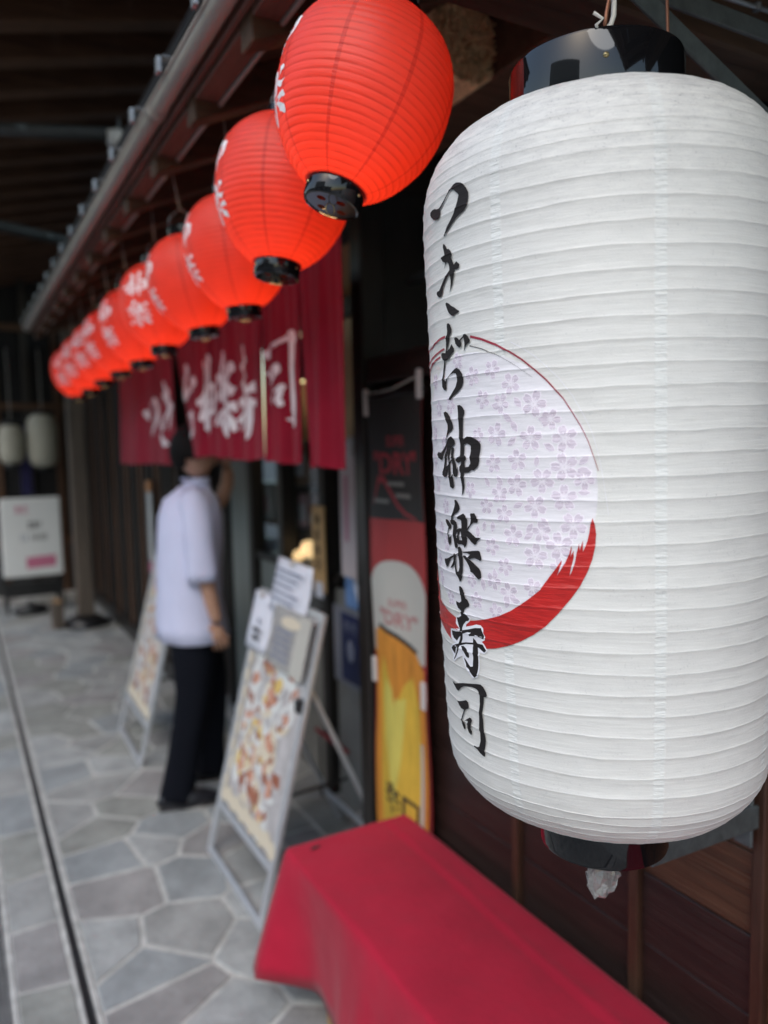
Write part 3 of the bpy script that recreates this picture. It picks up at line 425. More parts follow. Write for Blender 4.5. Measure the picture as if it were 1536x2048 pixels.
# drains: a slit drain between pale kerb strips, and an iron channel further out
for (xa, xb, m, z) in ((.220, .2325, M_mortar, .001), (.2575, .272, M_mortar, .001), (.052, .066, M_mortar, .001)):
    box('channel_edging', (xa, -.6, -.02), (xb, 9.2, z), m, pavement, .002)
drain = thing('slit_drain', 'narrow dark slit drain running straight along the stone paving', 'drain', (.245, 4, 0))
for (a, b) in ((.2335, .2395), (.2505, .2565)): box('lip', (a-.245, -4.6, -.012), (b-.245, 5.2, .0022), M_iron, drain, .001)
box('channel_bed', (-.006, -4.6, -.03), (.006, 5.2, -.004), M_black2, drain, .0)
dr2 = thing('iron_channel_cover', 'wider ribbed iron drain cover strip at the left edge of the paving', 'drain', (.022, 4, 0))
for a in (-.008, .004, .016, .028, .040): box('rail', (a-.022, -4.6, -.012), (a-.022+.006, 5.2, .002), M_iron, dr2, .001)
box('channel_bed', (-.031, -4.6, -.03), (.0265, 5.2, -.006), M_black2, dr2, .0)

# ------------------------------------------------------------------ near shop wall (plane x = 1.2)
wall = thing('shop_wall', 'dark brown boarded shop wall with reddish battens behind the red bench', 'wall', (1.2, 1.0, 0))
Y_ED = [2.2, 1.49, 1.10, .815, .40, 0.0, -.5]; Z_ED = [.02, .08, .235, .39, .545, .70, .855, 1.01, 1.165, 1.32, 1.475, 1.63, 1.785]
for i in range(6):
    for k in range(len(Z_ED)-1):
        mm_ = M_wood2 if (i >= 2 and Z_ED[k] in (.70, .855)) or (i >= 3 and k > 3) else M_wood  # some boards take the lighter brown
        o = rnd.uniform(-.0015, .0015)
        box('board', (.006+o, Y_ED[i+1]-1+.013, Z_ED[k]+.0015), (.03+o, Y_ED[i]-1-.013, Z_ED[k+1]-.0015), mm_, wall, .0015)
for y in Y_ED[1:]:
    box('batten', (-.010, y-1-.0125, .02), (.028, y-1+.0125, 1.83), M_batten, wall, .003)
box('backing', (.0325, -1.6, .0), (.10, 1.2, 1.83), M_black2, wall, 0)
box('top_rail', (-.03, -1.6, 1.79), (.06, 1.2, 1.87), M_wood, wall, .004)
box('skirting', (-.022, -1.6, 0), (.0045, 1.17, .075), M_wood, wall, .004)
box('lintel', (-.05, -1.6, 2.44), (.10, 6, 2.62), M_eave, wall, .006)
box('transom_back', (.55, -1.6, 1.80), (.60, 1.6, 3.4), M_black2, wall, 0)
box('transom_slat', (.10, -1.6, 2.10), (.13, 1.16, 2.13), M_frame, wall, .003)
pst = thing('corner_post', 'dark square timber post between the banner and the shop doorway', 'post', (1.2, 2.255, 0))
box('shaft', (-.035, -.038, .05), (.055, .038, 2.44), M_frame, pst, .006); box('foot_stone', (-.05, -.052, 0), (.07, .052, .05), M_kerb, pst, .006)

# recessed shop front (plane x = 1.45)
front = thing('shop_facade', 'recessed shop entrance with grey panels, dark frames and glazed windows', 'shop front', (1.45, 3.5, 0))
def fr(name, y0, y1, z0, z1, x0, x1, m, bev=.004): return box(name, (x0, y0-3.5, z0), (x1, y1-3.5, z1), m, front, bev)
fr('wall_panel', 2.74, 3.09, .0, .96, .01, .05, M_grey); fr('wall_panel', 3.17, 3.60, 0, .80, .01, .05, M_grey); fr('wall_panel', 3.67, 4.05, 0, .98, .01, .05, M_doorg)
fr('wall_panel', 2.74, 3.02, 1.62, 2.42, .01, .05, M_beige)
sl = fr('sliding_door', 4.13, 4.52, 0.03, 2.1, .0, .04, M_doorg, .006); box('door_handle', (-.012, .05, .95), (.0, .075, 1.15), M_black, sl, .003).location = (0, .60, 0)
for y in (3.13, 3.635, 4.09, 4.56): fr('door_post', y-.033, y+.033, 0, 2.44, -.03, .05, M_frame)
fr('head_rail', 2.3, 4.9, 2.12, 2.2, -.02, .06, M_frame); fr('sill_rail', 3.02, 4.05, .985, 1.02, -.015, .05, M_frame)
for (a, b, z) in ((3.17, 3.60, .82), (3.67, 4.05, 1.03)):
    g = fr('window_pane', a+.004, b-.004, z, 2.11, .018, .022, M_glass, 0)
fr('window_pane', 2.75, 3.09, .985, 1.61, .018, .022, M_glass, 0)
fr('side_wall', 2.29, 2.31, 0, 2.44, -.22, .05, M_frame); fr('side_wall', 4.9, 4.93, 0, 2.44, -.22, .05, M_frame)
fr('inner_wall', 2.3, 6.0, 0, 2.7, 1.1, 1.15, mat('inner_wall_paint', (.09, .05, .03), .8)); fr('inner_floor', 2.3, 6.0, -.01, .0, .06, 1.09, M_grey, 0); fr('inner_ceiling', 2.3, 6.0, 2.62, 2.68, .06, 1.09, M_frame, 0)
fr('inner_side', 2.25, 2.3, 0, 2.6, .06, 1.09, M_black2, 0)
fr('roller_door', 4.6, 4.9, 0, 2.12, .0, .03, M_frame)
# shelf of goods behind the glass
shelf = thing('display_shelf', 'dark wooden shelf of packets and ornaments behind the shop window', 'shelf', (1.56, 3.9, 0))
box('back_panel', (.16, -.55, .6), (.18, .52, 1.95), mat('shelf_back', (.11, .06, .035), .7), shelf)
for z in (.98, 1.17, 1.38): box('shelf_board', (-.06, -.55, z), (.158, .52, z+.015), M_frame, shelf)
gl = [('pink and white packet standing tall on the shelf behind the window', 3.90, 1.185, .13, .16, 'rose'), ('blue box lying under the pink packet on the window shelf', 3.90, 1.0, .15, .07, 'blue'),
      ('grey packet with pale front at the left end of the shelf', 3.78, 1.185, .07, .20, 'grey'), ('straw coloured paper bag on the lowest window shelf', 3.93, .87, .13, .09, 'straw'),
      ('plum coloured tin beside the shop lamp', 3.30, 1.185, .08, .11, 'plum'), ('rose coloured doll shaped packet above the round lamp', 3.42, 1.185, .10, .17, 'rose'),
      ('brown carton on the top shelf of the window', 3.45, 1.40, .18, .22, 'brown'), ('straw coloured card on the shelf near the wooden nameplate', 3.36, .995, .08, .09, 'straw')]
gl = [(a, y+(.28 if y > 3.7 else .13), *r) for a, y, *r in gl]
for lab, y, z, w, h, c in gl:
    bm = bmesh.new(); bx(bm, (-.04, -w/2, 0), (.04, w/2, h), .008); p = obj('packet', bm, MATS['goods_'+c]); p.location = (1.55, y, z+.001)
    tag(p, lab, 'packet', 'goods in the shop window'); box('packet_face', (-.0425, -w*.35, h*.2), (-.0402, w*.35, h*.7), M_goods[4] if c != 'grey' else M_goods[0], p, 0)
V, F = lathe_vf([(.001, -.045), (.03, -.036), (.045, 0), (.03, .036), (.001, .045)], 20)
lp = pyobj('round_lamp', V, F, M_warm, None, True); lp.location = (1.50, 3.46, 1.09); tag(lp, 'small round warm glowing lamp low in the shop window', 'lamp')
ilt = bpy.data.lights.new('shop_fill_light', 'POINT'); ilt.energy = 1.6; ilt.color = (1, .72, .45); ilt.shadow_soft_size = .06; ilo = bpy.data.objects.new('shop_fill_light', ilt); COL.objects.link(ilo); pdl = thing('added_fill_lamp', 'added pendant fill lamp inside the shop, mostly hidden by the curtain', 'lamp', (1.64, 3.86, 1.96)); ilo.location = (0, 0, -.07); ilo.parent = pdl; lathe('lamp_shade', [(.010, .05), (.025, .04), (.050, -.02)], M_lampw, pdl, 24); tube('lamp_cord', [(0, 0, .06), (0, 0, .65)], .004, M_blackp, pdl)  # fill light and its pendant fixture are added to brighten the window goods
tube('lamp_cord', [(0, 0, .045), (.0, 0, .27)], .003, M_blackp, lp)
lp2 = lp.copy(); COL.objects.link(lp2); lp2.location = (1.50, 3.60, 1.04); lp2.scale = (.7, .7, .7); lp2['label'] = 'smaller warm lamp hanging left of the round lamp in the window'
V, F = lathe_vf([(.001, 0), (.035, .01), (.05, .03), (.02, .05), (.001, .05)], 16)

# hanging nameplate, posters, small signs
np_ = thing('wooden_nameplate', 'upright tan wooden nameplate with a column of black characters beside the doorway', 'nameplate', (1.405, 3.115, .945))
box('plank', (-.012, -.062, 0), (.0, .062, .385), M_sign_w, np_, .003)
for i, ch in enumerate('神楽寿司'): flat_text('character', ch, (-.0125, .030, .295-i*.068), (0, -1, 0), (0, 0, 1), .060, .055, M_ink, np_, .01)
box('notice', (-.0145, -.045, -.025), (-.0125, .035, .045), M_sheet, np_, 0)
po = thing('blue_poster', 'blue poster with a white figure on the grey shop panel', 'poster', (1.448, 2.86, .90))
box('paper', (0, -.105, 0), (.004, .10, .255), M_blue, po, 0); flat_print('figure', ell(.11, .13, .03, .10, .2), (-.001, .1, 0), (0, -1, 0), (0, 0, 1), M_sheet, po)
po = thing('navy_poster', 'navy poster with a pale border stuck low on the grey shop panel', 'poster', (1.446, 2.92, .55))
box('paper', (0, -.165, 0), (.004, .165, .34), mat('poster_border', (.22, .23, .27), .5), po, 0); box('print_field', (-.0015, -.115, .02), (-.0003, .085, .32), M_navy, po, 0)
flat_print('figure', ell(.17, .16, .035, .05), (-.003, .165, 0), (0, -1, 0), (0, 0, 1), M_greyink, po); flat_text('lettering', '寿司', (-.003, .06, .24), (0, -1, 0), (0, 0, 1), .12, .05, M_greyink, po)
po = thing('narrow_hanging_scroll', 'narrow off-white hanging scroll with a pink stripe beside the corner post', 'scroll', (1.40, 2.83, 1.05))
box('cloth_strip', (0, -.075, 0), (.004, .06, .55), mat('scroll_paper', (.66, .56, .55), .6), po, 0); box('stripe', (-.002, -.01, .15), (-.0005, .015, .42), M_pink, po, 0)
box('rod', (-.006, -.085, .55), (.008, .07, .565), M_bone, po, .002); box('clip', (-.012, -.08, .50), (.0, -.045, .58), M_bone, po, .003)
sgn = thing('small_white_sign', 'narrow white sign with an orange head on the far dark wall', 'sign', (1.19, 5.56, .79))
box('board', (0, -.06, 0), (.01, .06, .50), M_pale, sgn, .002); box('orange_head', (-.004, -.055, .505), (.010, .055, .58), M_orange, sgn, .002); box('pink_foot', (-.004, -.055, -.08), (.010, .055, -.005), M_pink, sgn, .002)
cp = thing('shop_counter_cover', 'red bar low behind the menu board in the doorway', 'rail', (1.38, 3.0, .30))
tube('rail_tube', [(0, -.16, 0), (0, .16, 0)], .010, mat('red_tube', (.30, .02, .03), .4), cp); tube('rail_leg', [(0, .12, 0), (0, .12, -.30)], .006, M_blackp, cp)

# far wall beyond the doorway, with upright slats
fw = thing('slatted_wall', 'long dark wall of upright timber slats beyond the doorway', 'wall', (1.24, 4.93, 0))
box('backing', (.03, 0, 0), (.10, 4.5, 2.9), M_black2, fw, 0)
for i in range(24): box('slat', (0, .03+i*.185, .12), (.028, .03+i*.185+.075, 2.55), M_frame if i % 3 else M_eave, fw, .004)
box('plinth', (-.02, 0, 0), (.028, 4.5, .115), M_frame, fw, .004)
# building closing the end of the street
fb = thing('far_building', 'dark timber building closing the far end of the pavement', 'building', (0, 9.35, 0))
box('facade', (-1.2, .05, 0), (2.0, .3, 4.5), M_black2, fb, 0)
for i in range(9): box('timber_post', (-1.15+i*.31, 0, 0), (-1.15+i*.31+.07, .048, 3.6), M_eave if i % 2 else M_frame, fb, .004)
for z in (.55, 2.05, 2.9): box('cross_rail', (-1.2, -.012, z), (2, -.001, z+.07), M_eave, fb, .003)
box('lower_panel', (-1.2, .020, 0), (2, .049, .54), mat('dim_panel', (.035, .035, .035), .6), fb, 0)
ind = thing('indigo_curtain', 'indigo curtain strip hanging between the two far white lanterns', 'curtain', (.66, 8.85, 0))
bm = bmesh.new(); bmesh.ops.create_grid(bm, x_segments=14, y_segments=10, size=1)
for v in bm.verts: v.co = Vector((v.co.x*.055, .012*sin(v.co.x*9), 1.5+v.co.y*.36))
obj('cloth_panel', bm, M_indigo, ind, True); tube('curtain_rod', [(-.6, 0, 1.87), (.35, 0, 1.87)], .01, M_frame, ind)
post = thing('weathered_post', 'tall weathered grey-brown post standing on the far paving', 'post', (.975, 7.4, 0))
box('shaft', (-.07, -.07, .10), (.07, .07, 3.3), M_post, post, .008); lathe('round_base', [(.0, 0), (.20, 0), (.21, .03), (.12, .09), (.0, .10)], M_blackp, post, 28)
blk = thing('wooden_block', 'small tan wooden block propped at the foot of the far post', 'block', (.735, 7.40, 0), .1)
box('block', (-.045, -.06, 0), (.045, .06, .24), M_post, blk, .006); box('wedge', (-.03, -.05, .24), (.03, .05, .26), M_lightwood, blk, .003)
for (x, z, lab) in ((.812, 1.70, 'larger pale lantern hanging at the far end by the weathered post'), (.52, 1.665, 'dimmer pale lantern at the left edge at the far end')):
    L = thing('pale_lantern', lab, 'lantern', (x, 8.6, z), 0, 'pale lanterns at the far end of the street')
    R_ = .15 if x > .6 else .12; H_ = .27 if x > .6 else .20
    pr = [(R_*(1-abs(t)**4)**.5*.62+R_*.38, t*H_) for t in np.linspace(-1, 1, 29)]
    lathe('shade', pr, M_lampw, L, 28); lathe('top_cap', [(0, H_+.03), (.075, H_+.03), (.075, H_-.005), (0, H_-.005)], M_blackp, L, 24)
    lathe('bottom_cap', [(0, -H_-.03), (.075, -H_-.03), (.075, -H_+.005), (0, -H_+.005)], M_blackp, L, 24); tube('hanging_cord', [(0, 0, H_+.03), (0, 0, 2.62-z)], .003, M_wire, L)

# far sign board on its stand
fs = thing('far_sign_stand', 'white lettered sign board on dark legs far down the pavement', 'sign', (.63, 8.3, 0), 0)
box('board', (-.27, -.02, .36), (.275, .01, 1.14), M_white, fs, .012)
for (s, x, z, w, h, m) in (('寿司', -.14, .98, .11, .09, M_pink), ('OPEN', .02, .99, .16, .05, M_greyink), ('営業中', -.03, .83, .12, .08, M_dark), ('!', .14, .83, .03, .08, M_rust), ('12', -.10, .72, .06, .06, M_greyink), ('18:00', 0, .72, .14, .06, M_dark)):
    if s != 'OPEN' and s != '!': flat_text('lettering', s, (x, -.021, z), (1, 0, 0), (0, 0, 1), w, h, m, fs, .01)
flat_print('pink_panel', [(0, 0), (.27, .012), (.27, .125), (0, .113)], (-.06, -.021, .44), (1, 0, 0), (0, 0, 1), M_pink, fs)
for x in (-.25, .25): bar('leg', (x, .0, 0), (x, .0, .38), .03, .03, M_blackp, fs, (1, 0, 0)); bar('leg', (x, .45, 0), (x, .02, 1.0), .03, .02, M_blackp, fs, (1, 0, 0))
box('cross_rail', (-.25, -.012, .16), (.25, .012, .30), M_blackp, fs, .004)
wb_ = thing('sand_bag', 'black weight bag lying at the foot of the far sign', 'bag', (.58, 8.18, 0)); 
V, F = lathe_vf([(.001, 0), (.10, .005), (.13, .05), (.09, .10), (.001, .115)], 20); b_ = pyobj('sack', V, F, M_blackp, wb_, True); b_.scale = (1.3, .7, 1); tube('tie', [(-.03, 0, .11), (0, 0, .15), (.03, 0, .11)], .008, M_blackp, wb_)

ob = thing('added_building_opposite', 'unseen plaster building with dark windows, added across the road for reflections', 'building', (-7, 0, 0))  # unseen, added to structure the cap reflections and hold back sky light
box('facade', (-4, -9, -.13), (0, 14, 3.7), mat('street_plaster', (.45, .44, .41), .8, var=.1), ob, .02)
for k in range(7):
    for z in (.2, 2.2):
        wf = box('window', (.0025, -8+k*3.0, z), (.06, -6+k*3.0, z+1.3), M_frame, ob, .01); box('pane', (.061, -7.9+k*3.0, z+.08), (.066, -6.1+k*3.0, z+1.22), M_black, wf, 0)
box('added_storey', (-3.6, -3.2, 3.96), (-.2, 2.6, 6.4), MATS['street_plaster'], ob, .02)  # extra storey added to break up the sky reflected in the cap
box('roof', (-4.5, -9.5, 3.71), (.5, 14.5, 3.95), M_blackp, ob, .02)

# ------------------------------------------------------------------ upper roof over the pavement and the shop's own eave
roof = thing('upper_roof', 'dark sloping timber roof with long rafters over the pavement', 'roof', (0, 0, 0))
slope = .24
def rz_(x): return 3.235+slope*x
for i in range(22):
    y = 2.55+i*.345; w = .052; h = .11
    bm = bmesh.new(); vs = bx(bm, (-.75, y-w, 0), (2.6, y+w, h), .004)
    for v in bm.verts: v.co.z += rz_(v.co.x)
    obj('rafter', bm, M_eave, roof)
for i in range(13):
    x0 = -.78+i*.26; bm = bmesh.new(); bx(bm, (x0, 2.4, .1115), (x0+.256, 10.2, .13), .002)
    for v in bm.verts: v.co.z += rz_(v.co.x)
    obj('roof_board', bm, M_sheath, roof)
box('purlin', (1.6, 2.4, 3.44), (1.74, 10, 3.60), M_eave, roof, .006)
for (a, b, r, lab) in (((-.6, 3.96, 2.93), (1.1, 3.36, 2.93), .028, 'upper grey pipe crossing under the dark rafters'), ((-.6, 4.45, 2.86), (.86, 5.35, 2.90), .032, 'lower grey pipe crossing under the rafters further along')):
    p = thing('conduit_pipe', lab, 'pipe', a, 0, 'pipes under the upper roof'); b_ = Vector(b)-Vector(a)
    tube('pipe', [(0, 0, 0), b_], r, mat('dark_pipe_paint', (.03, .032, .033), .6), p, 14)
    for t in (.25, .55, .8): q = b_*t; lathe('pipe_clip', [(r+.006, -.012), (r+.006, .012)], M_dsteel, p, 16).location = q
for (p, lab) in (((.70, 3.50, 2.915), 'small pale lamp head on the upper pipe beside the gutter'),):
    sp_ = thing('spot_lamp', lab, 'lamp', p); lathe('lamp_head', [(0, -.05), (.032, -.05), (.038, .0), (.025, .05), (0, .05)], M_bone, sp_, 20).rotation_euler = (0, 1.4, 0); tube('lamp_arm', [(0, 0, .0), (0, 0, .08)], .006, M_steel, sp_)

eave = thing('shop_eave', 'low timber eave of the shop with exposed rafters above the red lanterns', 'eave', (0, 0, 0))
es = .42
def ez(x): return 2.47+es*(x-.56)
YE = [1.10+.40*i for i in range(-4, 13)]
for y in YE:
    bm = bmesh.new(); bx(bm, (.548, y-.034, -.095), (1.75, y+.030, 0), .004)
    for v in bm.verts: v.co.z += ez(v.co.x)
    obj('rafter', bm, M_eave, eave)
for i in range(8):
    x0 = .545+i*.15; bm = bmesh.new(); bx(bm, (x0, -.75, .0015), (x0+.148, 6.05, .016), .001)
    for v in bm.verts: v.co.z += ez(v.co.x)
    obj('eave_board', bm, M_sheath, eave)
box('fascia_board', (.532, -.75, 2.43), (.5475, 6.02, 2.505), M_fascia, eave, .003)
for y in YE[:-1]: box('nose_block', (.549, y+.0345, 2.418), (.606, y+.3655, 2.462), M_fascia, eave, .003); box('nose_trim', (.6065, y+.0345, 2.412), (.616, y+.3655, 2.464), M_gutter, eave, .002)
box('wall_plate', (1.12, -.75, 2.625), (1.148, 6.02, 2.69), M_eave, eave, .006)
box('tile_edge', (.50, -.75, 2.515), (.575, 6.02, 2.54), M_blackp, eave, .004)
# gutter: half round channel with brackets
gt = thing('gutter', 'brown half-round gutter running along the edge of the shop eave', 'gutter', (.506, 0, 2.455))
V = []; F = []; ny = 2; prof = [(.024*cos(a), .024*sin(a)) for a in np.linspace(pi, 2*pi, 15)]+[(.021*cos(a), .021*sin(a)) for a in np.linspace(2*pi, pi, 15)]
n = len(prof)
for y in (-.75, 5.98):
    for p in prof: V.append((p[0], y, p[1]))
for k in range(n): F.append((k, (k+1) % n, n+(k+1) % n, n+k))
F += [tuple(range(n))[::-1], tuple(range(n, 2*n))]
pyobj('channel', V, F, M_gutter, gt, False); tube('rolled_lip', [(-.0245, -.75, .002), (-.0245, 5.98, .002)], .0045, M_gutter, gt, 10); tube('rolled_lip', [(.0235, -.75, .002), (.0235, 5.98, .002)], .003, M_gutter, gt, 10)
for y in (2.05, 4.1): tube('joint_sleeve', [(0, y-.03, -.002), (0, y+.03, -.002)], .0252, M_gutter, gt, 24)
br0 = None
for i in range(24):
    y = -.70+i*.303+.13
    if y > 5.95: break
    if br0 is None:
        bm = bmesh.new(); bx(bm, (-.046, -.011, .0), (-.036, .011, .034), .001); bx(bm, (-.0335, -.014, .034), (.026, .014, .037), .001); br0 = obj('gutter_bracket', bm, M_steel, gt)
        br0.location = (0, y, 0)
    else:
        c = br0.copy(); COL.objects.link(c); c.location = (0, y, 0)
# cross beam above the white lantern
cb = thing('cross_beam', 'brown cross beam under the eave above the white lantern', 'beam', (0, 1.03, 0))
box('beam', (.62, -.06, 2.305), (1.9, .06, 2.44), mat('cross_beam_timber', (.070, .040, .026), .55, .3, var=.35, vscale=5, vstretch=(.5, 5, 5), bump=.3, bscale=20), cb, .006); box('end_cap', (.606, -.062, 2.301), (.619, .062, 2.444), M_blackp, cb, .002)
cd = thing('roof_conduit', 'thin grey conduit crossing the dark eave at the top right', 'pipe', (1.0, .93, 2.345)); tube('pipe', [(0, 0, 0), (.7, .0, .035)], .004, M_steel, cd); lathe('pipe_clip', [(.007, -.006), (.007, .006)], M_steel, cd, 12).location = (.3, 0, .015)

# ------------------------------------------------------------------ rolled reed blind under the eave
rb = thing('rolled_reed_blind', 'rolled up reed blind hanging under the eave behind the nearest red lantern', 'blind', (1.070, 1.50, 2.505))
V = []; F = []; R9 = random.Random(5)
for i in range(760):
    a = sqrt(i/760)*2*pi*11; r = .004+.094*sqrt(i/760); j = R9.uniform(-.012, .006); rr = .0019+R9.random()*.0012; k = len(V)
    if r > .088: r += R9.uniform(-.002, .006)
    cx_, cz_ = r*cos(a), r*sin(a)*.93
    for yy in (j, .55 if r > .075 else .05):
        for q in range(6): V.append((cx_+rr*cos(q*pi/3), yy, cz_+rr*sin(q*pi/3)))
    for q in range(6): F.append((k+q, k+(q+1) % 6, k+6+(q+1) % 6, k+6+q))
    F.append((k, k+1, k+2, k+3, k+4, k+5)); 
rd = pyobj('reeds', V, F, M_reed, rb); rd['kind'] = 'stuff'
lathe('roll_core', [(.0, .02), (.086, .02), (.086, .54), (0, .54)], mat('reed_core', (.05, .03, .015), .9), rb, 32).rotation_euler = (-pi/2, 0, 0)
for y in (.12, .40):
    o = lathe('binding_cord', [(.104, -.004), (.106, 0), (.104, .004)], M_copper, rb, 40); o.rotation_euler = (pi/2, 0, 0); o.location = (0, y, 0); o.scale = (1, .95, 1)
box('edge_batten', (-.115, -.02, .075), (-.06, .50, .083), M_lightwood, rb, .002).rotation_euler = (0, -.95, 0)
tube('hanging_rope', [(0, .12, .10), (.0, .12, .28)], .004, M_wire, rb); tube('hanging_rope', [(0, .40, .10), (.0, .40, .28)], .004, M_wire, rb)

# ------------------------------------------------------------------ the big white lantern
XC, YC = .7419, .7488; TX, TY = -.0145, .0059
ZT, ZB, RT, RB, RR0, RR1, RR2, HT, HB, PP = 1.9963, 1.1136, .105, .0865, .2001, .2179, .2253, .1477, .1076, 2.2826
def Bz(z):
    u = min(1, max(0, (z-ZB)/(ZT-ZB)))
    b = RR1+((RR2 if u > .5 else RR0)-RR1)*(abs(u-.5)*2)**2
    if u > 1-HT: return RT+(b-RT)*(max(0, 1-((u-1+HT)/HT)**PP))**(1/PP)
    if u < HB: return RB+(b-RB)*(max(0, 1-((HB-u)/HB)**PP))**(1/PP)
    return b
def arc_pts(z0, z1, ds):
    """heights between z0 and z1 evenly spaced along the profile"""
    zs = np.linspace(0, 1, 1500); zs = z0+(z1-z0)*(1-(1-zs)**3); L = [0]; rs = [Bz(z) for z in zs]
    for i in range(1, len(zs)): L.append(L[-1]+hypot(zs[i]-zs[i-1], rs[i]-rs[i-1]))
    n = max(1, round(L[-1]/ds)); return [float(np.interp(L[-1]*k/n, L, zs)) for k in range(1, n+1)]
mid = [1.5136+.0236*k for k in range(-14, 17)]
HOOPS = sorted(arc_pts(mid[0], ZB, .0125)+mid+arc_pts(mid[-1], ZT, .0145))
HOOPS = [h for i, h in enumerate(HOOPS) if i == 0 or h-HOOPS[i-1] > 1e-5]
SUB = (0, .05, .16, .34, .56, .78, .93, .985)
ROWS = []; 
for a, b in zip(HOOPS[:-1], HOOPS[1:]):
    ROWS += [a+(b-a)*s for s in SUB]
ROWS.append(HOOPS[-1])
HN = np.array(HOOPS)
def nz1(x, y, z=0): return noise.noise(Vector((x, y, z)))
def LP(t, v, off=0.0):
    """point on the paper: t angle, v height before the hoops' wobble; returns coordinates local to the lantern (origin at height 1.6)"""
    k = int(np.clip(np.searchsorted(HN, v, 'right')-1, 0, len(HN)-2)); a, b = HOOPS[k], HOOPS[k+1]; h = b-a; f = min(1, max(0, (v-a)/h))
    c, s = cos(t), sin(t)
    sagk = .032*(1+.45*nz1(c*1.5+k*3.1, s*1.5, 4.2)) * (h if h < .02 else .0236)
    sag = sagk*(4*f*(1-f))**.8
    # the lip just under every hoop
    lip = .0005*(max(0, (f-.93)/.07) if f > .93 else 0)
    wob = lambda i: .0014*nz1(c*2.2+i*7.7, s*2.2, 1.3)+.0007*nz1(c*7+i*3.3, s*7, 9.1)
    z = v+wob(k)*(1-f)+wob(k+1)*f
    e = 1e-4; r = Bz(v); d = (Bz(min(ZT, v+e))-Bz(max(ZB, v-e)))/(2*e) if ZB+e < v < ZT-e else 0
    L = sqrt(1+d*d); nr, nz_ = 1/L, -d/L
    big = .0018*nz1(c*1.2, s*1.2, v*6)+.0005*nz1(c*26, s*26, v*90)+.0007*nz1(c*4, s*4, v*22)+.00035*nz1(c*11, s*11, v*60)
    g = -sag+lip+off+big*.8
    r = r+nr*g; z = z+nz_*g
    return (r*c, r*s, z-1.6)
L = thing('white_paper_lantern', 'big white ribbed paper lantern with black brush characters and a red brushed circle', 'lantern', (XC, YC, 1.6))
L.rotation_euler = (-TY, TX, 0)
NS = 240; V = []; CR = []
for v in ROWS:
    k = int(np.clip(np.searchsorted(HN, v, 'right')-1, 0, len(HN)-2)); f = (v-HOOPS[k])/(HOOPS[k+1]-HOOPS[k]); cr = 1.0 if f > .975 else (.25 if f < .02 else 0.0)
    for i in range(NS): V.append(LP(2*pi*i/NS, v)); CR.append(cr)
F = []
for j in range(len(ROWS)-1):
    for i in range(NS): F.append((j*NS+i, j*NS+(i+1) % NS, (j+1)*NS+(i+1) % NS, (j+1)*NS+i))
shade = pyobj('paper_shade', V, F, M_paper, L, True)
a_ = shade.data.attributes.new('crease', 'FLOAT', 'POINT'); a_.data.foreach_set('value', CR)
cols = [2*pi*i/NS for i in range(NS)]
dfn = lambda t, v, o: LP(t, v, o)
DISC_T, DISC_Z, DISC_R, RS = .7154/.222, 1.548, .156, .222
disc = [(DISC_T+DISC_R*cos(a)/RS, DISC_Z+DISC_R*sin(a)) for a in np.linspace(0, 2*pi, 72, endpoint=False)]
decal('pink_disc', [(disc, [])], dfn, M_haze, L, ROWS, cols, .0002)
RB_ = random.Random(21)
bl = [tuple(b) for b in PRINT['blossom']]
tries = 0
while tries < 900:   # the same print carries on round the side of the lantern
    tries += 1; a = RB_.uniform(0, 2*pi); rr = DISC_R*.93*sqrt(RB_.random()); t = DISC_T+rr*cos(a)/RS; z = DISC_Z+rr*sin(a)
    if t < 3.05: continue
    if all(hypot((t-b[0])*RS, z-b[1]) > .024 for b in bl) and t > 3.3: bl.append((t, z, .0105))
def inside(t, z): return hypot((t-DISC_T)*RS, z-DISC_Z) < DISC_R+.006
def petal(cx, cz, ang, r, grow=0):
    pts = [(.16, 0), (.34, .20), (.62, .31), (.90, .25), (1.0, .12), (.90, 0), (1.0, -.12), (.90, -.25), (.62, -.31), (.34, -.20)]
    out = []
    for a, b in pts:
        if grow:
            d = hypot(a-.6, b)+1e-6; a += (a-.6)/d*grow; b += b/d*grow
        out.append((cx+(a*cos(ang)-b*sin(ang))*r/RS, cz+(a*sin(ang)+b*cos(ang))*r))
    return out
outl = []; pet = []; stm = []
for (t, z, r) in bl:
    if not inside(t, z): continue
    r *= 1.05; a0 = RB_.uniform(0, 2*pi)
    for q in range(5):
        a = a0+q*2*pi/5; outl.append((petal(t, z, a, r, .10), [])); pet.append((petal(t, z, a, r), []))
        for da in (-.42, 0, .42):
            c0 = (cos(a+da), sin(a+da)); w = .035; L0 = .50 if da == 0 else .40
            stm.append(([(t+(c0[0]*.05-c0[1]*w)*r/RS, z+(c0[1]*.05+c0[0]*w)*r), (t+(c0[0]*.05+c0[1]*w)*r/RS, z+(c0[1]*.05-c0[0]*w)*r), (t+(c0[0]*L0+c0[1]*w)*r/RS, z+(c0[1]*L0-c0[0]*w)*r), (t+(c0[0]*L0-c0[1]*w)*r/RS, z+(c0[1]*L0+c0[0]*w)*r)], []))
for (t, z) in PRINT['leaf']:
    if not inside(t, z): continue
    a = RB_.uniform(0, 2*pi); r = RB_.uniform(.0058, .0075)
    def leafp(g): 
        pts = [(-1-g, 0), (-.4, .42+g), (.3, .45+g), (1+g*1.6, 0), (.3, -.45-g), (-.4, -.42-g)]
        return [(t+(p*cos(a)-q*sin(a))*r/RS, z+(p*sin(a)+q*cos(a))*r) for p, q in pts]
    outl.append((leafp(.16), [])); pet.append((leafp(0), []))
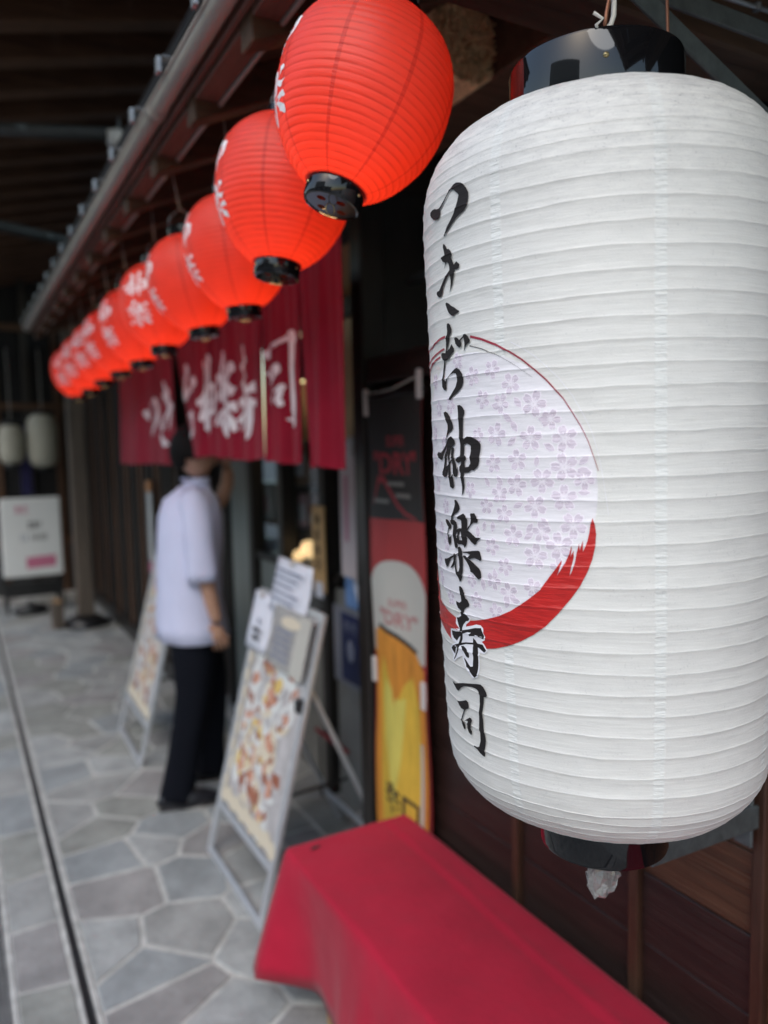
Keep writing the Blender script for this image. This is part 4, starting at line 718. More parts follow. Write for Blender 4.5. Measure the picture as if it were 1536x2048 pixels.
blo = decal('blossom_outlines', outl, dfn, M_line, L, ROWS, None, .0003, .03); pt_ = decal('blossom_petals', pet, dfn, M_petal, L, ROWS, None, .0005, .03); st_ = decal('blossom_stamens', stm, dfn, M_line, L, ROWS, None, .0008, .01)
blo['kind'] = 'stuff'; st_['kind'] = 'stuff'; pt_['kind'] = 'stuff'
wh = decal('white_brush_rim', [(p, []) for p in PRINT['arc']['white']], dfn, M_wink, L, ROWS, cols, .0004)
decal('red_brush_arcs', [(p, []) for p in PRINT['arc']['red']], dfn, M_dred, L, ROWS, cols, .0007)
decal('dark_brush_arc', [(p, []) for p in PRINT['arc']['dark']], dfn, M_dark, L, ROWS, cols, .0007)
decal('red_brush_crescent', [(PRINT['swoosh'], [])], dfn, M_redink, L, ROWS, cols, .0010)
decal('character_halo', [(p, h) for p, h in PRINT['halo']], dfn, M_wink, L, ROWS, cols, .0012)
for k_ in ('tsu', 'ki', 'mark', 'ji', 'kami', 'raku', 'su', 'shi'):
    decal('character', [(p, h) for p, h in PRINT['glyph'][k_]], dfn, M_ink, L, ROWS, cols, .0014)
zt = ZT-1.6; zb = ZB-1.6
tc_ = lathe('top_cap', [(.100, zt-.012), (.1055, zt-.012), (.107, zt-.008), (.107, zt+.062), (.1055, zt+.0665), (.101, zt+.067), (.100, zt+.064), (.100, zt-.012)], M_black, L, 96)
lathe('cap_plate', [(.0, zt+.045), (.0995, zt+.045)], M_black, L, 48)
bc_ = lathe('bottom_cap', [(.075, zb+.010), (.0845, zb+.010), (.0855, zb+.006), (.0855, zb-.056), (.084, zb-.061), (.079, zb-.0625), (0, zb-.0625)], M_black, L, 96)
for o_ in (tc_, bc_): sharp(o_, 50)
for a, z_ in ((3.30, zt+.004), (4.05, zt+.035), (4.9, zt+.004)):
    V, F = lathe_vf([(0.0001, .0028), (.0025, .002), (.0035, 0), (.0035, -.002)], 12); rv = pyobj('rivet', V, F, M_brass, L, True)
    rv.location = (.107*cos(a), .107*sin(a), z_); rv.rotation_euler = (0, pi/2, a)
# wires and strings that carry the lantern
tube('hanging_wire', [(-.062, -.078, zt+.064), (-.058, -.078, zt+.085), (-.012, -.06, zt+.20), (.08, .06, zt+.40), (.10, .20, zt+.50)], .0022, M_copper, L)
tube('hanging_wire', [(.096, -.026, zt+.018), (.0985, -.028, zt+.030), (.098, -.03, zt+.12), (.10, -.02, zt+.44)], .0022, M_copper, L)
tube('wire_knot', [(.094, -.032, zt+.016), (.0995, -.024, zt+.022), (.095, -.02, zt+.014), (.100, -.028, zt+.010)], .0026, M_copper, L)
tube('hanging_string', [(-.066, -.074, zt+.063), (-.052, -.078, zt+.072), (-.045, -.076, zt+.085), (-.036, -.07, zt+.14), (-.02, .0, zt+.42)], .003, M_wire, L)
tube('string_tail', [(-.066, -.074, zt+.063), (-.074, -.078, zt+.068), (-.068, -.082, zt+.074), (-.078, -.078, zt+.080)], .002, M_wire, L)
# crumpled plastic wrap tied under the bottom cap
M_film = bpy.data.materials.new('clear_wrap'); M_film.use_nodes = True; nt = M_film.node_tree; b = nt.nodes['Principled BSDF']; b.inputs['Base Color'].default_value = (.50, .49, .47, 1); b.inputs['Roughness'].default_value = .06
b.inputs['Specular IOR Level'].default_value = .9; b.inputs['Alpha'].default_value = .38; b.inputs['Coat Weight'].default_value = .8
for (cx_, cy_, h, r0, seed) in ((-.026, -.024, .066, .021, 1), (.004, -.010, .046, .022, 2), (.026, .004, .040, .017, 5)):
    bm = bmesh.new(); bmesh.ops.create_icosphere(bm, subdivisions=3, radius=1)
    for v in bm.verts:
        d = v.co.normalized(); q = noise.turbulence_vector(d*2.2+Vector((seed*9, 0, 0)), 2, True); w = r0*(1+.25*d.z*-1)
        v.co = Vector((d.x*w*1.15+q.x*.016, d.y*w*.6+q.y*.014, d.z*h*.55+q.z*.012)) + Vector((cx_, cy_, zb-.0635-h*.5))
    obj('plastic_wrap', bm, M_film, L, False)
for (dx, dz) in ((.034, -.028), (.040, -.046), (-.020, -.058)): tube('wrap_tatter', [(dx-.006, 0, zb-.062), (dx, .003, zb-.062+dz*.6), (dx+.004, -.002, zb-.062+dz)], [.006, .004, .0015], M_film, L, 6)

# steel bracket that holds the lantern off the wall
bk = thing('lantern_bracket', 'dark steel bracket of flat bars holding the white lantern off the wall', 'bracket', (1.19, .80, 1.5))
bar('lower_arm', (-.30, -.015, -.53), (.01, .02, -.566), .042, .008, M_dsteel, bk); bar('diagonal_stay', (-.42, -.02, .723), (.0, -.02, .553), .030, .007, M_dsteel, bk)
bar('upper_arm', (-.50, .03, .745), (.012, .03, .745), .030, .008, M_dsteel, bk); bar('wall_strip', (-.012, .035, -.62), (-.012, .035, .25), .035, .006, M_dsteel, bk, (0, 1, 0))
for z in (-.5, .1): lathe('bolt_head', [(0, .006), (.007, .005), (.009, 0)], M_steel, bk, 12).matrix_local = Matrix.Translation((-.016, .035, z)) @ Matrix.Rotation(-pi/2, 4, 'Y')

# ------------------------------------------------------------------ red lanterns
HH = .140; RM = .135; RE = .046
def Rr(t):
    if t > .10: s = (t-.10)/.90; return RE+(RM-RE)*max(0, 1-s**2.5)**.62
    s = (.10-t)/1.10; return RE+(RM-RE)*max(0, 1-s**2.15)**.80
tz = np.linspace(-1, 1, 1200); tr_ = np.array([Rr(t) for t in tz]); al = np.concatenate([[0], np.cumsum(np.hypot(np.diff(tz*HH), np.diff(tr_)))])
nh = 31; hz = [float(np.interp(al[-1]*k/nh, al, tz*HH)) for k in range(nh+1)]
RROWS = []
for a, b in zip(hz[:-1], hz[1:]): RROWS += [a+(b-a)*s for s in (0, .06, .3, .6, .88)]
RROWS.append(hz[-1]); HZ = np.array(hz)
def RP(t, z, off=0.0):
    k = int(np.clip(np.searchsorted(HZ, z, 'right')-1, 0, len(hz)-2)); f = min(1, max(0, (z-hz[k])/(hz[k+1]-hz[k])))
    e = 1e-4; zz = min(HH-2e-4, max(-HH+2e-4, z)); d = (Rr((zz+e)/HH)-Rr((zz-e)/HH))/(2*e); Ln = sqrt(1+d*d)
    c, s = cos(t), sin(t); g = off+.0006*(4*f*(1-f))**.7-.0003+.0006*nz1(c*2, s*2, z*30)+.0003*nz1(c*8, s*8, z*90)
    r = Rr(z/HH)+g/Ln; return (r*c, r*s, z-d/Ln*g)
NR = 112; V = []; CR = []
for v in RROWS:
    k = int(np.clip(np.searchsorted(HZ, v, 'right')-1, 0, len(hz)-2)); f = (v-hz[k])/(hz[k+1]-hz[k]); cr = 1.0 if f < .07 else 0.0
    for i in range(NR): V.append(RP(2*pi*i/NR, v)); CR.append(cr)
F = []
for j in range(len(RROWS)-1):
    for i in range(NR): F.append((j*NR+i, j*NR+(i+1) % NR, (j+1)*NR+(i+1) % NR, (j+1)*NR+i))
lan = thing('red_lantern', '', 'lantern')
o = pyobj('shade', V, F, M_red, lan, True); a_ = o.data.attributes.new('crease', 'FLOAT', 'POINT'); a_.data.foreach_set('value', CR)
# glyphs reused from the brush characters: normalise in (arc, height) and lay them on the shade
def glyph_unit(k):
    P_ = PRINT['glyph'][k]; xs = [p[0]*RS for q in P_ for p in q[0]]; zs = [p[1] for q in P_ for p in q[0]]
    x0, x1, z0, z1 = min(xs), max(xs), min(zs), max(zs)
    f = lambda l: [((p[0]*RS-(x0+x1)/2)/(x1-x0), (p[1]-(z0+z1)/2)/(z1-z0)) for p in l]
    return [(f(p), [f(h) for h in hs]) for p, hs in P_]
for (k_, cz, w, h) in (('kami', .052, .105, .085), ('raku', -.042, .10, .085)):
    polys = [([(x*w/.125, cz+z*h) for x, z in p], [[(x*w/.125, cz+z*h) for x, z in hh] for hh in hs]) for p, hs in glyph_unit(k_)]
    decal('character', polys, lambda t, z, o_: RP(t, z, o_), M_wtext, lan, RROWS, [2*pi*i/NR for i in range(-NR, NR)], .0007)
sharp(lathe('top_cap', [(.038, HH-.006), (.047, HH-.006), (.048, HH), (.048, HH+.026), (.045, HH+.029), (.030, HH+.029)], M_black, lan, 56), 40)
sharp(lathe('bottom_cap', [(.038, -HH+.006), (.0455, -HH+.006), (.0465, -HH+.002), (.0455, -HH-.024), (.0435, -HH-.027), (.040, -HH-.0275)], M_black, lan, 56), 40)
circ = lambda cx, cy, r, n=20: [(cx+r*cos(2*pi*k/n), cy+r*sin(2*pi*k/n)) for k in range(n)]
bm = flat_poly_bm([(circ(0, 0, .0402, 48), [circ(.022*cos(a), .022*sin(a), .0072, 16) for a in (.6, 2.17, 3.74, 5.31)])])
for v in bm.verts: v.co.z = -HH-.0262
obj('vent_plate', bm, M_black, lan)
V, F = tube_vf([(.009*cos(a), .009*sin(a)*.9, 0) for a in np.linspace(0, 2*pi, 25)], .0008, 6, False); rg = pyobj('pull_ring', V, F, M_brass, lan, True); rg.location = (0, .004, -HH-.034); rg.rotation_euler = (pi/2, 0, .6)
for a in (.3, 2.4, 4.5):
    V, F = lathe_vf([(.0001, .002), (.0018, .0014), (.0026, 0)], 10); rv = pyobj('rivet', V, F, M_brass, lan, True); rv.location = (.0462*cos(a), .0462*sin(a), -HH-.010); rv.rotation_euler = (0, pi/2, a)
tube('handle_wire', [(-.045, 0, HH+.02), (-.035, 0, HH+.06), (0, 0, HH+.085), (.035, 0, HH+.06), (.045, 0, HH+.02)], .0012, M_steel, lan)
tube('hanging_cord', [(0, 0, HH+.085), (0, 0, HH+.20)], .0012, M_wire, lan)
V, F = lathe_vf([(.0001, -.032), (.010, -.028), (.018, -.012), (.017, .004), (.009, .02), (.009, .04)], 16); bu = pyobj('bulb', V, F, M_bulb, lan, True); bu.location = (0, 0, -.055)
pl = bpy.data.lights.new('bulb_glow', 'POINT'); pl.energy = .50; pl.color = (1.0, .60, .28); pl.shadow_soft_size = .03
plo = bpy.data.objects.new('bulb_glow', pl); COL.objects.link(plo); plo.parent = lan; plo.location = (0, 0, -.078)
# centres: first ten along the eave, swinging slightly in the draught
LPOS = [(.588, 1.10, 2.124, 77, 17.5), (.617, 1.50, 2.105, 80, 6), (.672, 1.95, 2.095, 79, -4), (.672, 2.36, 2.095, 80, -9), (.672, 2.80, 2.098, 38, -3), (.672, 3.23, 2.09, 62, -7), (.672, 3.66, 2.085, 62, -6), (.672, 4.09, 2.08, 50, -5), (.672, 4.52, 2.07, 48, -4), (.672, 4.95, 2.06, 38, -2)]
LAB = ['nearest and largest red lantern, swung aside, black cap with vent holes in full view', 'second red lantern in the row, partly behind the nearest one', 'third red lantern in the row, in front of the curtain top',
       'fourth red lantern in the row, writing just hidden at its edge', 'fifth red lantern, with two large white characters facing the street', 'sixth red lantern, next beyond the one with two large characters',
       'seventh red lantern in the row, characters seen narrow at its left side', 'eighth red lantern, small in the distance before the last two', 'ninth red lantern, second from the far end of the row', 'last and smallest red lantern at the far end of the row']
for i, (x, y, z, dl, tilt) in enumerate(LPOS):
    o = lan if i == 0 else copy_tree(lan)
    n_ = atan2(-y, -x); rot = n_-radians(dl)
    Tm = Matrix.Rotation(radians((-9, -6)[i] if i < 2 else -1.5*sin(i*1.9)), 4, Vector((cos(radians(29.1)), -sin(radians(29.1)), 0))) @ Matrix.Rotation(radians(tilt), 4, Vector((sin(radians(29.1)), cos(radians(29.1)), 0))) @ Matrix.Rotation(rot, 4, 'Z')
    o.location = (x, y, z); o.rotation_euler = Tm.to_euler(); o.scale = (1+.012*sin(i*2.3), 1+.012*sin(i*2.3), 1+.02*sin(i*1.7+.3))
    tag(o, LAB[i], 'lantern', 'red lanterns hanging in a row under the eave')
# ------------------------------------------------------------------ noren curtain
nr = thing('noren_curtain', 'maroon split doorway curtain with white brush characters behind the red lanterns', 'curtain', (.93, 3.5, 0))
panels = [(3.70, 4.98, 3.72, 5.13, 1.513), (3.04, 3.66, 3.03, 3.42, 1.560), (2.480, 3.03, 2.482, 2.99, 1.553), (2.165, 2.50, 2.185, 2.478, 1.545), (1.875, 2.185, 1.885, 2.14, 1.537)]
NZT = 2.20
def pan(i, u, w):
    """panel i, u 0..1 from near to far end, w 0..1 from rod to hem"""
    t0, t1, b0, b1, zh = panels[i]
    y0 = t0+(b0-t0)*w**1.3; y1 = t1+(b1-t1)*w**1.3; y = y0+(y1-y0)*u; z = NZT+(zh-NZT)*w
    x = .93+w*.016*sin(u*7.5+i*1.9)+w*.010*sin(u*17+i*2.3+w*1.4)+.004*sin(u*31+i)*(.3+w)-.02*w*(i == 1)*sin(pi*u)
    return (x, y, z+.006*w*sin(u*6.3+i))
for i in range(5):
    nu = 40 if i else 64; V = []; F = []
    for j in range(25):
        for k in range(nu+1): p = pan(i, k/nu, j/24); V.append((p[0]-.93, p[1]-3.5, p[2]))
    for j in range(24):
        for k in range(nu): a = j*(nu+1)+k; F.append((a, a+1, a+nu+2, a+nu+1))
    pn = pyobj('curtain_panel', V, F, M_noren, nr, True); md = pn.modifiers.new('thickness', 'SOLIDIFY'); md.thickness = .0015; md.offset = 0
    V = []; F = []
    for k in range(nu+1):
        for w_ in (.965, 1.002): p = pan(i, k/nu, w_); V.append((p[0]-.9322, p[1]-3.5, p[2]))
    for k in range(nu): F.append((2*k, 2*k+1, 2*k+3, 2*k+2))
    pyobj('hem', V, F, M_noren, pn, True)
tube('curtain_rod', [(0, -1.68, NZT+.008), (0, 1.55, NZT+.008)], .013, M_lightwood, nr, 14)
for y in (-1.3, 0, 1.2): tube('rod_hook', [(0, y, NZT), (0, y, NZT+.24)], .006, M_steel, nr)
# brush characters on the curtain: box given in (y_left, y_right, z_low, z_high)
def noren_pt(y, z):
    best = None
    for i in range(5):
        t0, t1, b0, b1, zh = panels[i]; w = min(1, max(0, (NZT-z)/(NZT-zh))); y0 = t0+(b0-t0)*w**1.3; y1 = t1+(b1-t1)*w**1.3
        d = 0 if y0 <= y <= y1 else min(abs(y-y0), abs(y-y1))
        if best is None or d < best[0]: best = (d, i, (y-y0)/(y1-y0), w)
    _, i, u, w = best; return pan(i, min(1, max(0, u)), w)
chars = [('tsu', 4.36, 4.02, 1.66, 1.86), ('ki', 4.00, 3.76, 1.68, 1.93), ('mark', 4.02, 3.86, 1.60, 1.67), ('ji', 3.57, 3.24, 1.62, 1.97), ('kami', 3.22, 3.03, 1.64, 1.97), ('raku', 3.01, 2.80, 1.63, 1.965), ('su', 2.80, 2.545, 1.626, 1.964), ('shi', 2.478, 2.195, 1.66, 1.955)]
for k_, yl, yr, z0, z1 in chars:
    polys = [([((yl+yr)/2+x*(yl-yr)*-1*-1, (z0+z1)/2+z*(z1-z0)) for x, z in [(-a, b) for a, b in p]], [[((yl+yr)/2+-a*(yl-yr), (z0+z1)/2+b*(z1-z0)) for a, b in hh] for hh in hs]) for p, hs in glyph_unit(k_)]
    bm = flat_poly_bm(polys, None, [1.5+.025*q for q in range(30)], [2+.03*q for q in range(100)])
    V = []; F = []
    for q, (dy, dz) in enumerate(((-.004, .001), (.004, -.001))):
        k0 = len(V)
        for v in bm.verts:
            p = noren_pt(v.co.x+dy, v.co.y+dz); V.append((p[0]-.9318-v.co.z*2-q*.0003, p[1]-3.5, p[2]))
        bm.verts.index_update(); F += [tuple(k0+v.index for v in f.verts) for f in bm.faces]
    bm.free(); pyobj('character', V, F, M_wtext, nr, True)

# ------------------------------------------------------------------ tall beer banner on the wall
bn = thing('beer_banner', 'tall narrow banner showing a glass of golden beer under a black field with red lettering', 'banner', (1.165, 2.02, 0))
def bpt(u, z, off=0): return (.006*sin(u*8+z*2)+.004*sin(z*9+u*3)-off, .17-u*.34, z)
def bgrid(name, u0, u1, z0, z1, m, off):
    V = []; F = []; nu, nz_ = 14, 30
    for j in range(nz_+1):
        for k in range(nu+1): V.append(bpt(u0+(u1-u0)*k/nu, z0+(z1-z0)*j/nz_, off))
    for j in range(nz_):
        for k in range(nu): a = j*(nu+1)+k; F.append((a, a+1, a+nu+2, a+nu+1))
    return pyobj(name, V, F, m, bn, True)
def bprint(name, pts, m, off):
    bm = flat_poly_bm([(pts, [])], None, [.3+.03*q for q in range(52)], [.08*q for q in range(13)])
    for v in bm.verts: v.co = Vector(bpt(v.co.x, v.co.y, off))
    return obj(name, bm, m, bn, True)
c0 = bgrid('cloth', 0, 1, .25, 1.74, M_bred, 0); md = c0.modifiers.new('thickness', 'SOLIDIFY'); md.thickness = .001; md.offset = -1
bprint('black_field', [(0, 1.362), (1, 1.372), (1, 1.74), (0, 1.74)], M_bk, .0008)
arcp = [(.5+.5*cos(a)*1.0, 1.14+.10*sin(a)) for a in np.linspace(0, pi, 18)]
bprint('foam', [(0.02, .93), (.98, .95)]+[(min(.99, max(.01, u)), z) for u, z in arcp], M_foam, .0009)
bprint('beer', [(.0, .25), (.93, .25), (.95, .60), (.96, .93), (.80, .975), (.5, 1.0), (.20, 1.015), (.06, 1.0), (.03, .60)], M_beer1, .0014)
bprint('beer_gold', [(.14, .25), (.84, .25), (.84, .80), (.74, .90), (.60, .86), (.48, .80), (.36, .84), (.24, .93), (.16, .86)], M_beer2, .0019)
bprint('beer_light', [(.40, .45), (.52, .60), (.62, .82), (.50, .80), (.28, .86), (.22, .80), (.24, .66)], M_beer3, .0024)
bprint('glass_shine', [(.80, .25), (.86, .25), (.88, .70), (.83, .70)], M_foam, .0024)
bprint('swirl', [(.22, .94), (.36, .88), (.42, .78), (.50, .83), (.62, .90), (.74, .88), (.66, .96), (.42, .99)], M_beer1, .0026)
bprint('foam_edge', [(.16, 1.015), (.50, 1.0), (.82, .972), (.84, .985), (.52, 1.014), (.18, 1.030)], M_bk, .0024)
bprint('dark_red_edge', [(.955, .25), (1, .25), (1, .84), (.975, .84)], M_bdark, .0024)
def btext(s, u0, u1, z0, z1, m, bold=.02, off=.0012, slant=0.0):
    V, F = text_polys(s, 1.0, bold); xs = [v[0] for v in V]; ys = [v[1] for v in V]; a, b, c, d = min(xs), max(xs), min(ys), max(ys)
    pyobj('lettering', [bpt(u0+(u1-u0)*(v[0]-a)/(b-a), z0+(z1-z0)*(v[1]-c)/(d-c)+slant*(v[0]-a)/(b-a), off) for v in V], F, m, bn)
btext('SUPER', .36, .66, 1.590, 1.622, M_btext); btext('"DRY"', .12, .90, 1.505, 1.575, M_btext, .03)
btext('SUPER', .38, .66, 1.095, 1.120, mat('banner_pink_text', (.45, .22, .21), .7), .02, .0016); btext('"DRY"', .22, .84, 1.035, 1.085, MATS['banner_pink_text'], .03, .0016)
btext('辛口', .24, .80, .43, .53, mat('banner_brown_text', (.07, .045, .02), .7), .03, .0032, -.02)
bprint('red_curve', [(.12, 1.41), (.22, 1.478), (.30, 1.478), (.50, 1.405), (.62, 1.382), (.85, 1.372), (.85, 1.378), (.64, 1.392), (.52, 1.415), (.30, 1.50), (.20, 1.50), (.10, 1.41)], M_btext, .0016)
for (u, z) in ((.36, 1.47), (.48, 1.435), (.12, 1.415)): bprint('small_lettering', [(u, z), (u+.26, z), (u+.26, z+.012), (u, z+.012)], M_btext2, .0018)
for (u, z) in ((.0, 1.73), (.97, 1.765), (.0, .86), (.95, .86)):
    p = bpt(u, z); box('clip', (p[0]-.008, p[1]-.012, z-.042), (p[0]+.004, p[1]+.012, z+.042), M_bone, bn, .003)
tube('cord', [(-.006, .17, 1.755), (-.004, .0, 1.762), (-.006, -.16, 1.79)], .0022, M_wire, bn)
box('top_rod', (-.006, -.175, 1.742), (.008, .175, 1.756), M_blackp, bn, .002)

# ------------------------------------------------------------------ red bench
bench = thing('bench', 'low wooden bench hidden under the crimson cloth', 'bench', (.96, .62, 0))
box('seat', (-.185, -1.30, .415), (.185, 1.34, .443), M_lightwood, bench, .004)
for x in (-.14, .14):
    for y in (-1.15, 0, 1.18): box('leg', (x-.02, y-.02, 0), (x+.02, y+.02, .413), M_lightwood, bench, .003)
V = []; F = []; x0, x1, y0, y1 = .765, 1.158, -.75, 1.99; zt_ = .450
# outline of the top with rounded corners, counter clockwise starting at the near wall corner
path = []; rc = .010
def addc(cx_, cy_, a0, a1, n=7):
    for a in np.linspace(a0, a1, n): path.append((cx_+rc*cos(a), cy_+rc*sin(a), cos(a), sin(a)))
for y in np.linspace(y0+rc, y1-rc, 90): path.append((x1, y, 1, 0))
addc(x1-rc, y1-rc, 0, pi/2)
for x in np.linspace(x1-rc, x0+rc, 26)[1:-1]: path.append((x, y1, 0, 1))
addc(x0+rc, y1-rc, pi/2, pi)
for y in np.linspace(y1-rc, y0+rc, 150)[1:]: path.append((x0, y, -1, 0))
NP_ = len(path); drops = [0, .004, .012, .03, .06, .10, .14, .18, .22, .26, .30, .345]
for x in np.linspace(x0+rc, x1-.01, 10): path.append((x, y0, 0, -1))
NP_ = len(path)
INS = [.19, .16, .13, .11, .10, .09, .08, .07, .06, .045, .03, .015, .006]
for d in INS:
    for (px_, py_, nx_, ny_) in path:
        cx_, cy_ = (x0+x1)/2, (y0+y1)/2; hw, hl = (x1-x0)/2, (y1-y0)/2
        x = cx_+(px_-cx_)*(hw-d)/hw; y = cy_+(py_-cy_)*(hl-d)/hl
        V.append((x, y, zt_+.0014+.0035*math.exp(-((x-1.085-.01*sin(y*4))/.010)**2)-.003*math.exp(-((x-1.065-.01*sin(y*4))/.012)**2)+.0030*nz1(x*7, y*4)+.0016*nz1(x*20, y*9, 4)*min(1, d*20)))
for j, d in enumerate(drops):
    for i, (px_, py_, nx_, ny_) in enumerate(path):
        s = i; front = nx_ < -.2; end = ny_ > .5
        w = d/.335; fl = .02*w
        if end: fl = .035*w+.012*w*sin(px_*26+1)
        if front: fl = .030*w+.055*w**1.2*max(0, sin((1.99-py_)*7.0+.5))**1.3+.004*w*sin(py_*23)*sin(py_*5)
        cor = math.exp(-(((px_-x0)**2+(py_-y1)**2)/.0035))
        if front:
            q = 1.97-py_; st_3 = min(1, max(0, (q-.24)/.30)); st_3 = st_3*st_3*(3-2*st_3)
            fl = w*(.115*max(0, 1-abs(q)/.15)**1.3-.012*math.exp(-((q-.185)/.05)**2)+.055*st_3*(1+.35*sin(py_*8.5+1)+.10*sin(py_*21)))+.004*w*sin(py_*47+2*sin(py_*9))
        elif end: fl = w*(.03+.07*cor+.012*sin(px_*26+1))
        else: fl += .10*cor*w
        if nx_ > .5 or ny_ < -.5: fl = .0
        dz = d*(1.0 if not front else 1-.05*math.exp(-((py_-1.78)/.06)**2))
        rnd_ = .006*(1-math.exp(-d/.006))
        V.append((px_+nx_*(fl+rnd_), py_+ny_*(fl+rnd_), zt_-dz*(.97 if end or front else (.12 if nx_ > .5 else 1))))
for j in range(len(drops)+len(INS)-1):
    for i in range(NP_): a = j*NP_+i; a2 = j*NP_+(i+1) % NP_; F.append((a, a+NP_, a2+NP_, a2))
F.append(tuple(range(NP_)))
cl = thing('red_bench_cloth', 'crimson cloth draped over the long low bench against the boarded wall', 'cloth', (0, 0, 0))
o = pyobj('drape', V, F, M_cloth, cl, True); md = o.modifiers.new('thickness', 'SOLIDIFY'); md.thickness = .0016; md.offset = -1
sp2 = decal('dark_stain', [(ell(.835, 1.945, .018, .006, .3), [])], lambda a, b, o_: (a, b, zt_+.0045), M_dark, cl, None, None)

# ------------------------------------------------------------------ folding menu boards
def menu_board(label, loc, rz, seed, extra):
    t = thing('menu_board', label, 'menu board', loc, rz, 'folding menu boards outside the shop'); Rn = random.Random(seed)
    # local: x towards the wall, y along the street; front legs at x=0, panel leans to x=.255 at z=1.03
    w = .29; top = Vector((.262, 0, 1.03))
    for s in (-1, 1): bar('front_leg', (0, s*w, 0), (top.x, s*w, top.z), .030, .018, M_alu, t, (0, 1, 0), .003)
    for s in (-1, 1): bar('rear_leg', (.205, s*(w-.03), .80), (.56, s*(w-.03), 0), .026, .014, M_alu, t, (0, 1, 0), .003)
    for (z, nm) in ((.012, 'bottom_rail'), (.19, 'lower_rail'), (1.02, 'top_rail')):
        k = z/1.03; bar(nm, (top.x*k, -w+.012, z), (top.x*k, w-.012, z), .026, .016, M_alu, t, (top.x, 0, top.z), .003)
    bar('rear_rail', (.50, -w+.04, .135), (.50, w-.04, .135), .022, .012, M_alu, t)
    bar('stay_strap', (.11, -w+.02, .42), (.36, -w+.045, .42), .012, .004, M_blackp, t)
    O = Vector((top.x*.21, w-.018, 1.03*.21)); uy = Vector((top.x, 0, top.z)).normalized(); ux = Vector((0, -1, 0)); nn = ux.cross(uy)   # faces the street
    Wd, Hd = 2*w-.036, .83
    bm = bmesh.new(); vs = [O-nn*.004, O+ux*Wd-nn*.004, O+ux*Wd+uy*Hd-nn*.004, O+uy*Hd-nn*.004]; vs2 = [v+nn*.008 for v in vs]
    a = [bm.verts.new(v) for v in vs]; b = [bm.verts.new(v) for v in vs2]
    bm.faces.new(a[::-1]); bm.faces.new(b)
    for i in range(4): bm.faces.new((a[i], a[(i+1) % 4], b[(i+1) % 4], b[i]))
    panel = obj('panel', bm, M_gprint, t)
    O2 = O+nn*.0045
    li = 0
    def fp(name, pts, m, lift=.0006): return flat_print(name, pts, O2, ux, uy, m, panel, lift)
    # photographs of dishes printed on the panel
    for i in range(64):
        cx_ = Rn.uniform(.09, Wd-.08); cy_ = .06+.72*i/64+Rn.uniform(-.02, .02); rx_ = Rn.uniform(.03, .07); ry_ = Rn.uniform(.03, .085); a_ = Rn.uniform(-.8, .3)
        fp('dish_print', ell(cx_, cy_, rx_, ry_, a_), Rn.choice([M_cream, M_cream, M_white, M_gprint, M_white, M_salmon if i % 7 == 0 else M_white]), .0006+i*.00005)
        for q in range(3):
            fp('dish_print', ell(cx_+Rn.uniform(-.03, .03), cy_+Rn.uniform(-.015, .015), rx_*.35, ry_*.4, Rn.uniform(-1.2, 1.2)), Rn.choice([M_salmon, M_rust, M_rust, M_yel, M_salmon, M_gprint]), .0008+i*.00005+q*.00001)
    for i in range(11): fp('dish_print', ell(.03+i*.051, .03+.012*(i % 2), .034, .030), M_cream, .0045+i*.0001)
    for i in range(8): fp('dish_print', ell(.025+.006*(i % 2), .08+i*.07, .020, .034), M_cream, .0058+i*.0001)
    for i in range(7): fp('text_line', [(.10, .765+i*.0), (.12, .765)] and [(.09+.0*i, .640+i*.016), (.32+Rn.uniform(-.05, .12), .640+i*.016), (.32, .648+i*.016), (.09, .648+i*.016)], M_greyink, .0070)
    if extra:
        c = O2+ux*(Wd-.0)+uy*.52
        box('clamp', (-.02, -.016, -.02), (.02, .02, .026), M_blackp, t, .004).location = c
    return t, O, ux, uy, nn, Wd, Hd
mb, O, ux, uy, nn, Wd, Hd = menu_board('folding aluminium menu board with food pictures, the nearer one beside the red bench', (.795, 2.62, 0), 0, 4, True)
def sheet(label, cx_, cy_, w, h, rot, lines, cat='notice'):
    t = thing('notice_sheet', label, cat, mb.location, 0, 'paper notices clipped on the menu board')
    c = O+ux*cx_+uy*cy_+nn*.022; a = ux*cos(rot)+uy*sin(rot); b = -ux*sin(rot)+uy*cos(rot)
    pts = [(x, y) for x, y in ((0, 0), (w, 0), (w, h), (0, h))]; V = []; F = []
    for j in range(7):
        for i in range(7): V.append(c+a*(w*i/6)+b*(h*j/6)+nn*(.012*sin(i*.7)*sin(j*.5+.3)))
    for j in range(6):
        for i in range(6): q = j*7+i; F.append((q, q+1, q+8, q+7))
    s_ = pyobj('paper', V, F, M_sheet, t, True); md = s_.modifiers.new('thickness', 'SOLIDIFY'); md.thickness = .0006
    for (x, y, ww, hh, m) in lines:
        q = c+a*x+b*y+nn*.016; pyobj('text_line', [q, q+a*ww, q+a*ww+b*hh, q+b*hh], [(0, 1, 2, 3)], m, t)
    box('peg', (-.008, -.004, -.012), (.008, .008, .012), M_bone, t, .002).location = c+a*w*.5+b*(h-.008)+nn*.012
sheet('white sheet with a few bold black marks, left of the two clipped notices', -.035, .605, .205, .225, 0, [(.085, .075, .075, .016, M_ink), (.09, .045, .065, .018, M_ink), (.12, .110, .02, .02, M_greyink)])
sheet('white sheet with lines of blue-grey text, highest of the clipped notices', .125, .785, .33, .20, -.02, [(.04, .155-.027*i, .24-.03*(i % 3), .009, M_greyink) for i in range(5)])
crd = thing('menu_card', 'grey menu card with a cream heading at the top of the nearer menu board', 'card', mb.location)
c = O+ux*.215+uy*.60+nn*.030
